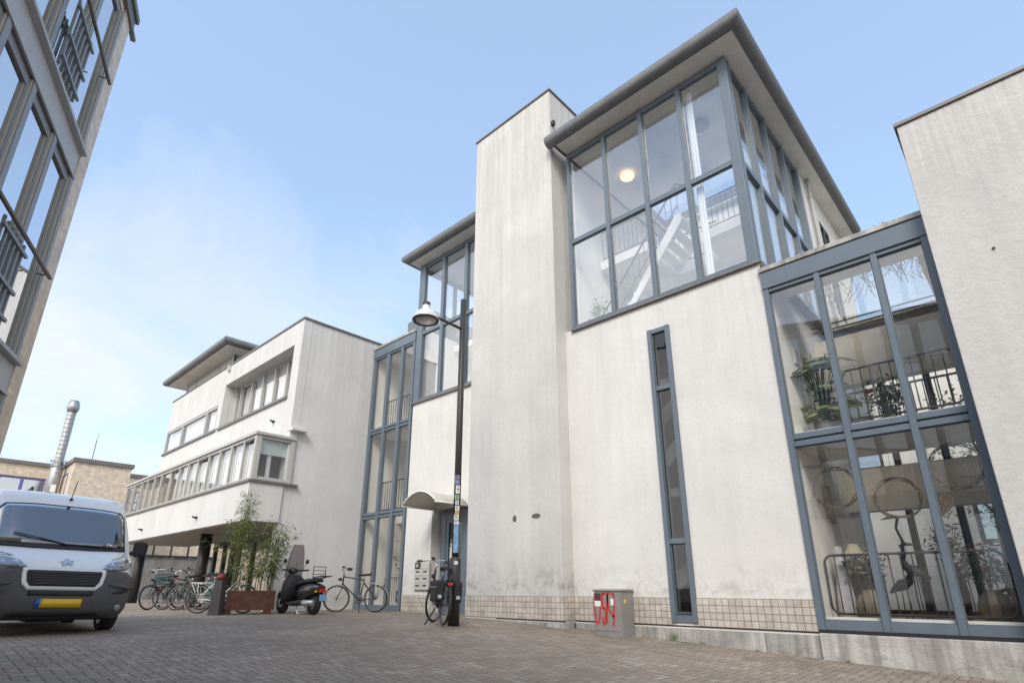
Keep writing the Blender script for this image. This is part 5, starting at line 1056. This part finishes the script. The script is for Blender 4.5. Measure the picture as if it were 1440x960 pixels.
q = MB(); q.lathe([(.13, .12), (.12, .3), (.10, .55), (.075, .72), (.10, .85), (.095, .92), (.04, .97), (.055, 1.03), (.05, 1.09), (.0, 1.12)], (-2.18, 9.0, 0), seg=18); q.build('body', mat('statue_white', (.62, .61, .66), .7, var=.3, vscale=25, bump=(50, .8)), fg)
ga = []
for k in range(5):
    t = thing('wall_plaque', ['top row, first', 'top row, second', 'top row, third', 'lower row, first', 'lower row, second'][k] + ' small framed plaque on the left wall of the upper link', 'picture', (-2.33, 9.2 + .35 * (k % 3), 3.9 - .35 * (k // 3)), world=True, group='framed plaques in the upper link')
    y0 = 9.1 + .33 * (k % 3); z0 = 3.95 - .36 * (k // 3); q = MB(); q.box(-2.34, -2.31, y0, y0 + .24, z0, z0 + .28); q.build('frame', M_intbeige, t, bevel=.006); q = MB(); q.box(-2.31, -2.306, y0 + .04, y0 + .20, z0 + .04, z0 + .24); q.build('print', M_conc, t)
# stairwell and corner-window plants
bush('potted_plant', 'feathery potted plant inside the ground floor of the glass stairwell', 'plant', -13.2, 9.8, .02, 1.2, .4, 160, leafmat('grey_leaf', (.16, .2, .1), (.1, .14, .07)), None, 0, .16, PF(lambda t: pot(t, -13.2, 9.8, .02, .15, .2, .35, M_grpot), .33))
bush('potted_plant', 'climbing plant on the first floor landing of the glass stairwell', 'plant', -12.5, 9.55, 2.56, .95, .2, 130, M_dleaf, None, 0, .1, PF(lambda t: pot(t, -12.5, 9.55, 2.56, .1, .13, .2, M_terr), .18))
bush('potted_plant', 'small dark plant behind the lower left pane of the corner glazing', 'plant', -5.75, 8.75, 5.02, .75, .16, 90, M_dleaf, None, 0, .1, PF(lambda t: pot(t, -5.75, 8.75, 5.02, .12, .16, .55, M_dark), .5))
# sparse twigs of a plant growing over the link roof, a tree in the courtyard, weeds at the plinth
random.seed(9)
tw = thing('shrub', 'bare wispy shrub growing on the roof of the glazed link', 'shrub', (-1.2, 10.2, 5.33), world=True)
q = MB(); lv = MB()
for k in range(60):
    x = random.uniform(-1.9, -.35); p = Vector((x, random.uniform(9.6, 10.6), 5.33)); d = Vector((random.gauss(0, .3), random.gauss(0, .3), 1)); P = [p]
    for i in range(4): d = (d + Vector((random.gauss(0, .35), random.gauss(0, .35), 0))).normalized(); P.append(P[-1] + d * random.uniform(.1, .26))
    q.tube(P, [.006, .005, .004, .003, .002], 4, False)
    for i in range(12): lv.leaf(P[random.randint(2, 4)] + Vector((random.gauss(0, .04), random.gauss(0, .04), random.gauss(0, .04))), (random.gauss(0, 1), random.gauss(0, 1), .2), .03, .018)
q.build('twig', mat('twig', (.12, .08, .06), .8), tw, merge=False); lv.build('foliage', leafmat('twig_leaf', (.16, .12, .06), (.1, .12, .05)), tw, merge=False)
tr = thing('tree', 'slender courtyard tree seen through the rear of the glazed link', 'tree', (-.6, 14.2, -.4), world=True)
q = MB(); q.tube([(-.6, 14.2, -.5), (-.58, 14.2, 1.5), (-.5, 14.25, 3.2)], [.14, .11, .07], 10)
for k in range(9): a = k * 2.4; z = 1.6 + k * .2; q.tube([(-.56, 14.2, z), (-.56 + .5 * math.cos(a), 14.2 + .5 * math.sin(a), z + .6)], [.035, .012], 6)
q.build('trunk', mat('bark', (.14, .11, .085), .9, var=.4, bump=(25, .8)), tr); lv = MB()
for k in range(900):
    a = random.uniform(0, 6.28); rr = random.uniform(.15, 1.0); z = random.uniform(1.7, 4.4); lv.leaf((-.56 + rr * math.cos(a), 14.2 + rr * math.sin(a), z), (random.gauss(0, 1), random.gauss(0, 1), random.gauss(0, .5)), .11, .06)
lv.build('crown', M_leaf, tr, merge=False)
for k, (x, h, n_) in enumerate(((-4.42, .17, 16), (-3.98, .07, 14), (-3.2, .05, 12), (-2.1, .06, 14))):
    lv = MB()
    for i in range(n_): lv.leaf((x + random.gauss(0, .03), YM - .02 + random.uniform(-.05, .0), zg(x) - .01), (random.gauss(0, .35), random.gauss(0, .25) - .15, 1), h * random.uniform(.5, 1.2), .012, .1)
    tag(lv.build('weed', M_leaf, merge=False), ['tallest grass tuft at the plinth below the slim window', 'small weed at the plinth right of the slim window', 'low weed at the plinth below the tile skirting', 'low weed at the plinth below the glazed link'][k], 'weed', 'weeds along the plinth')
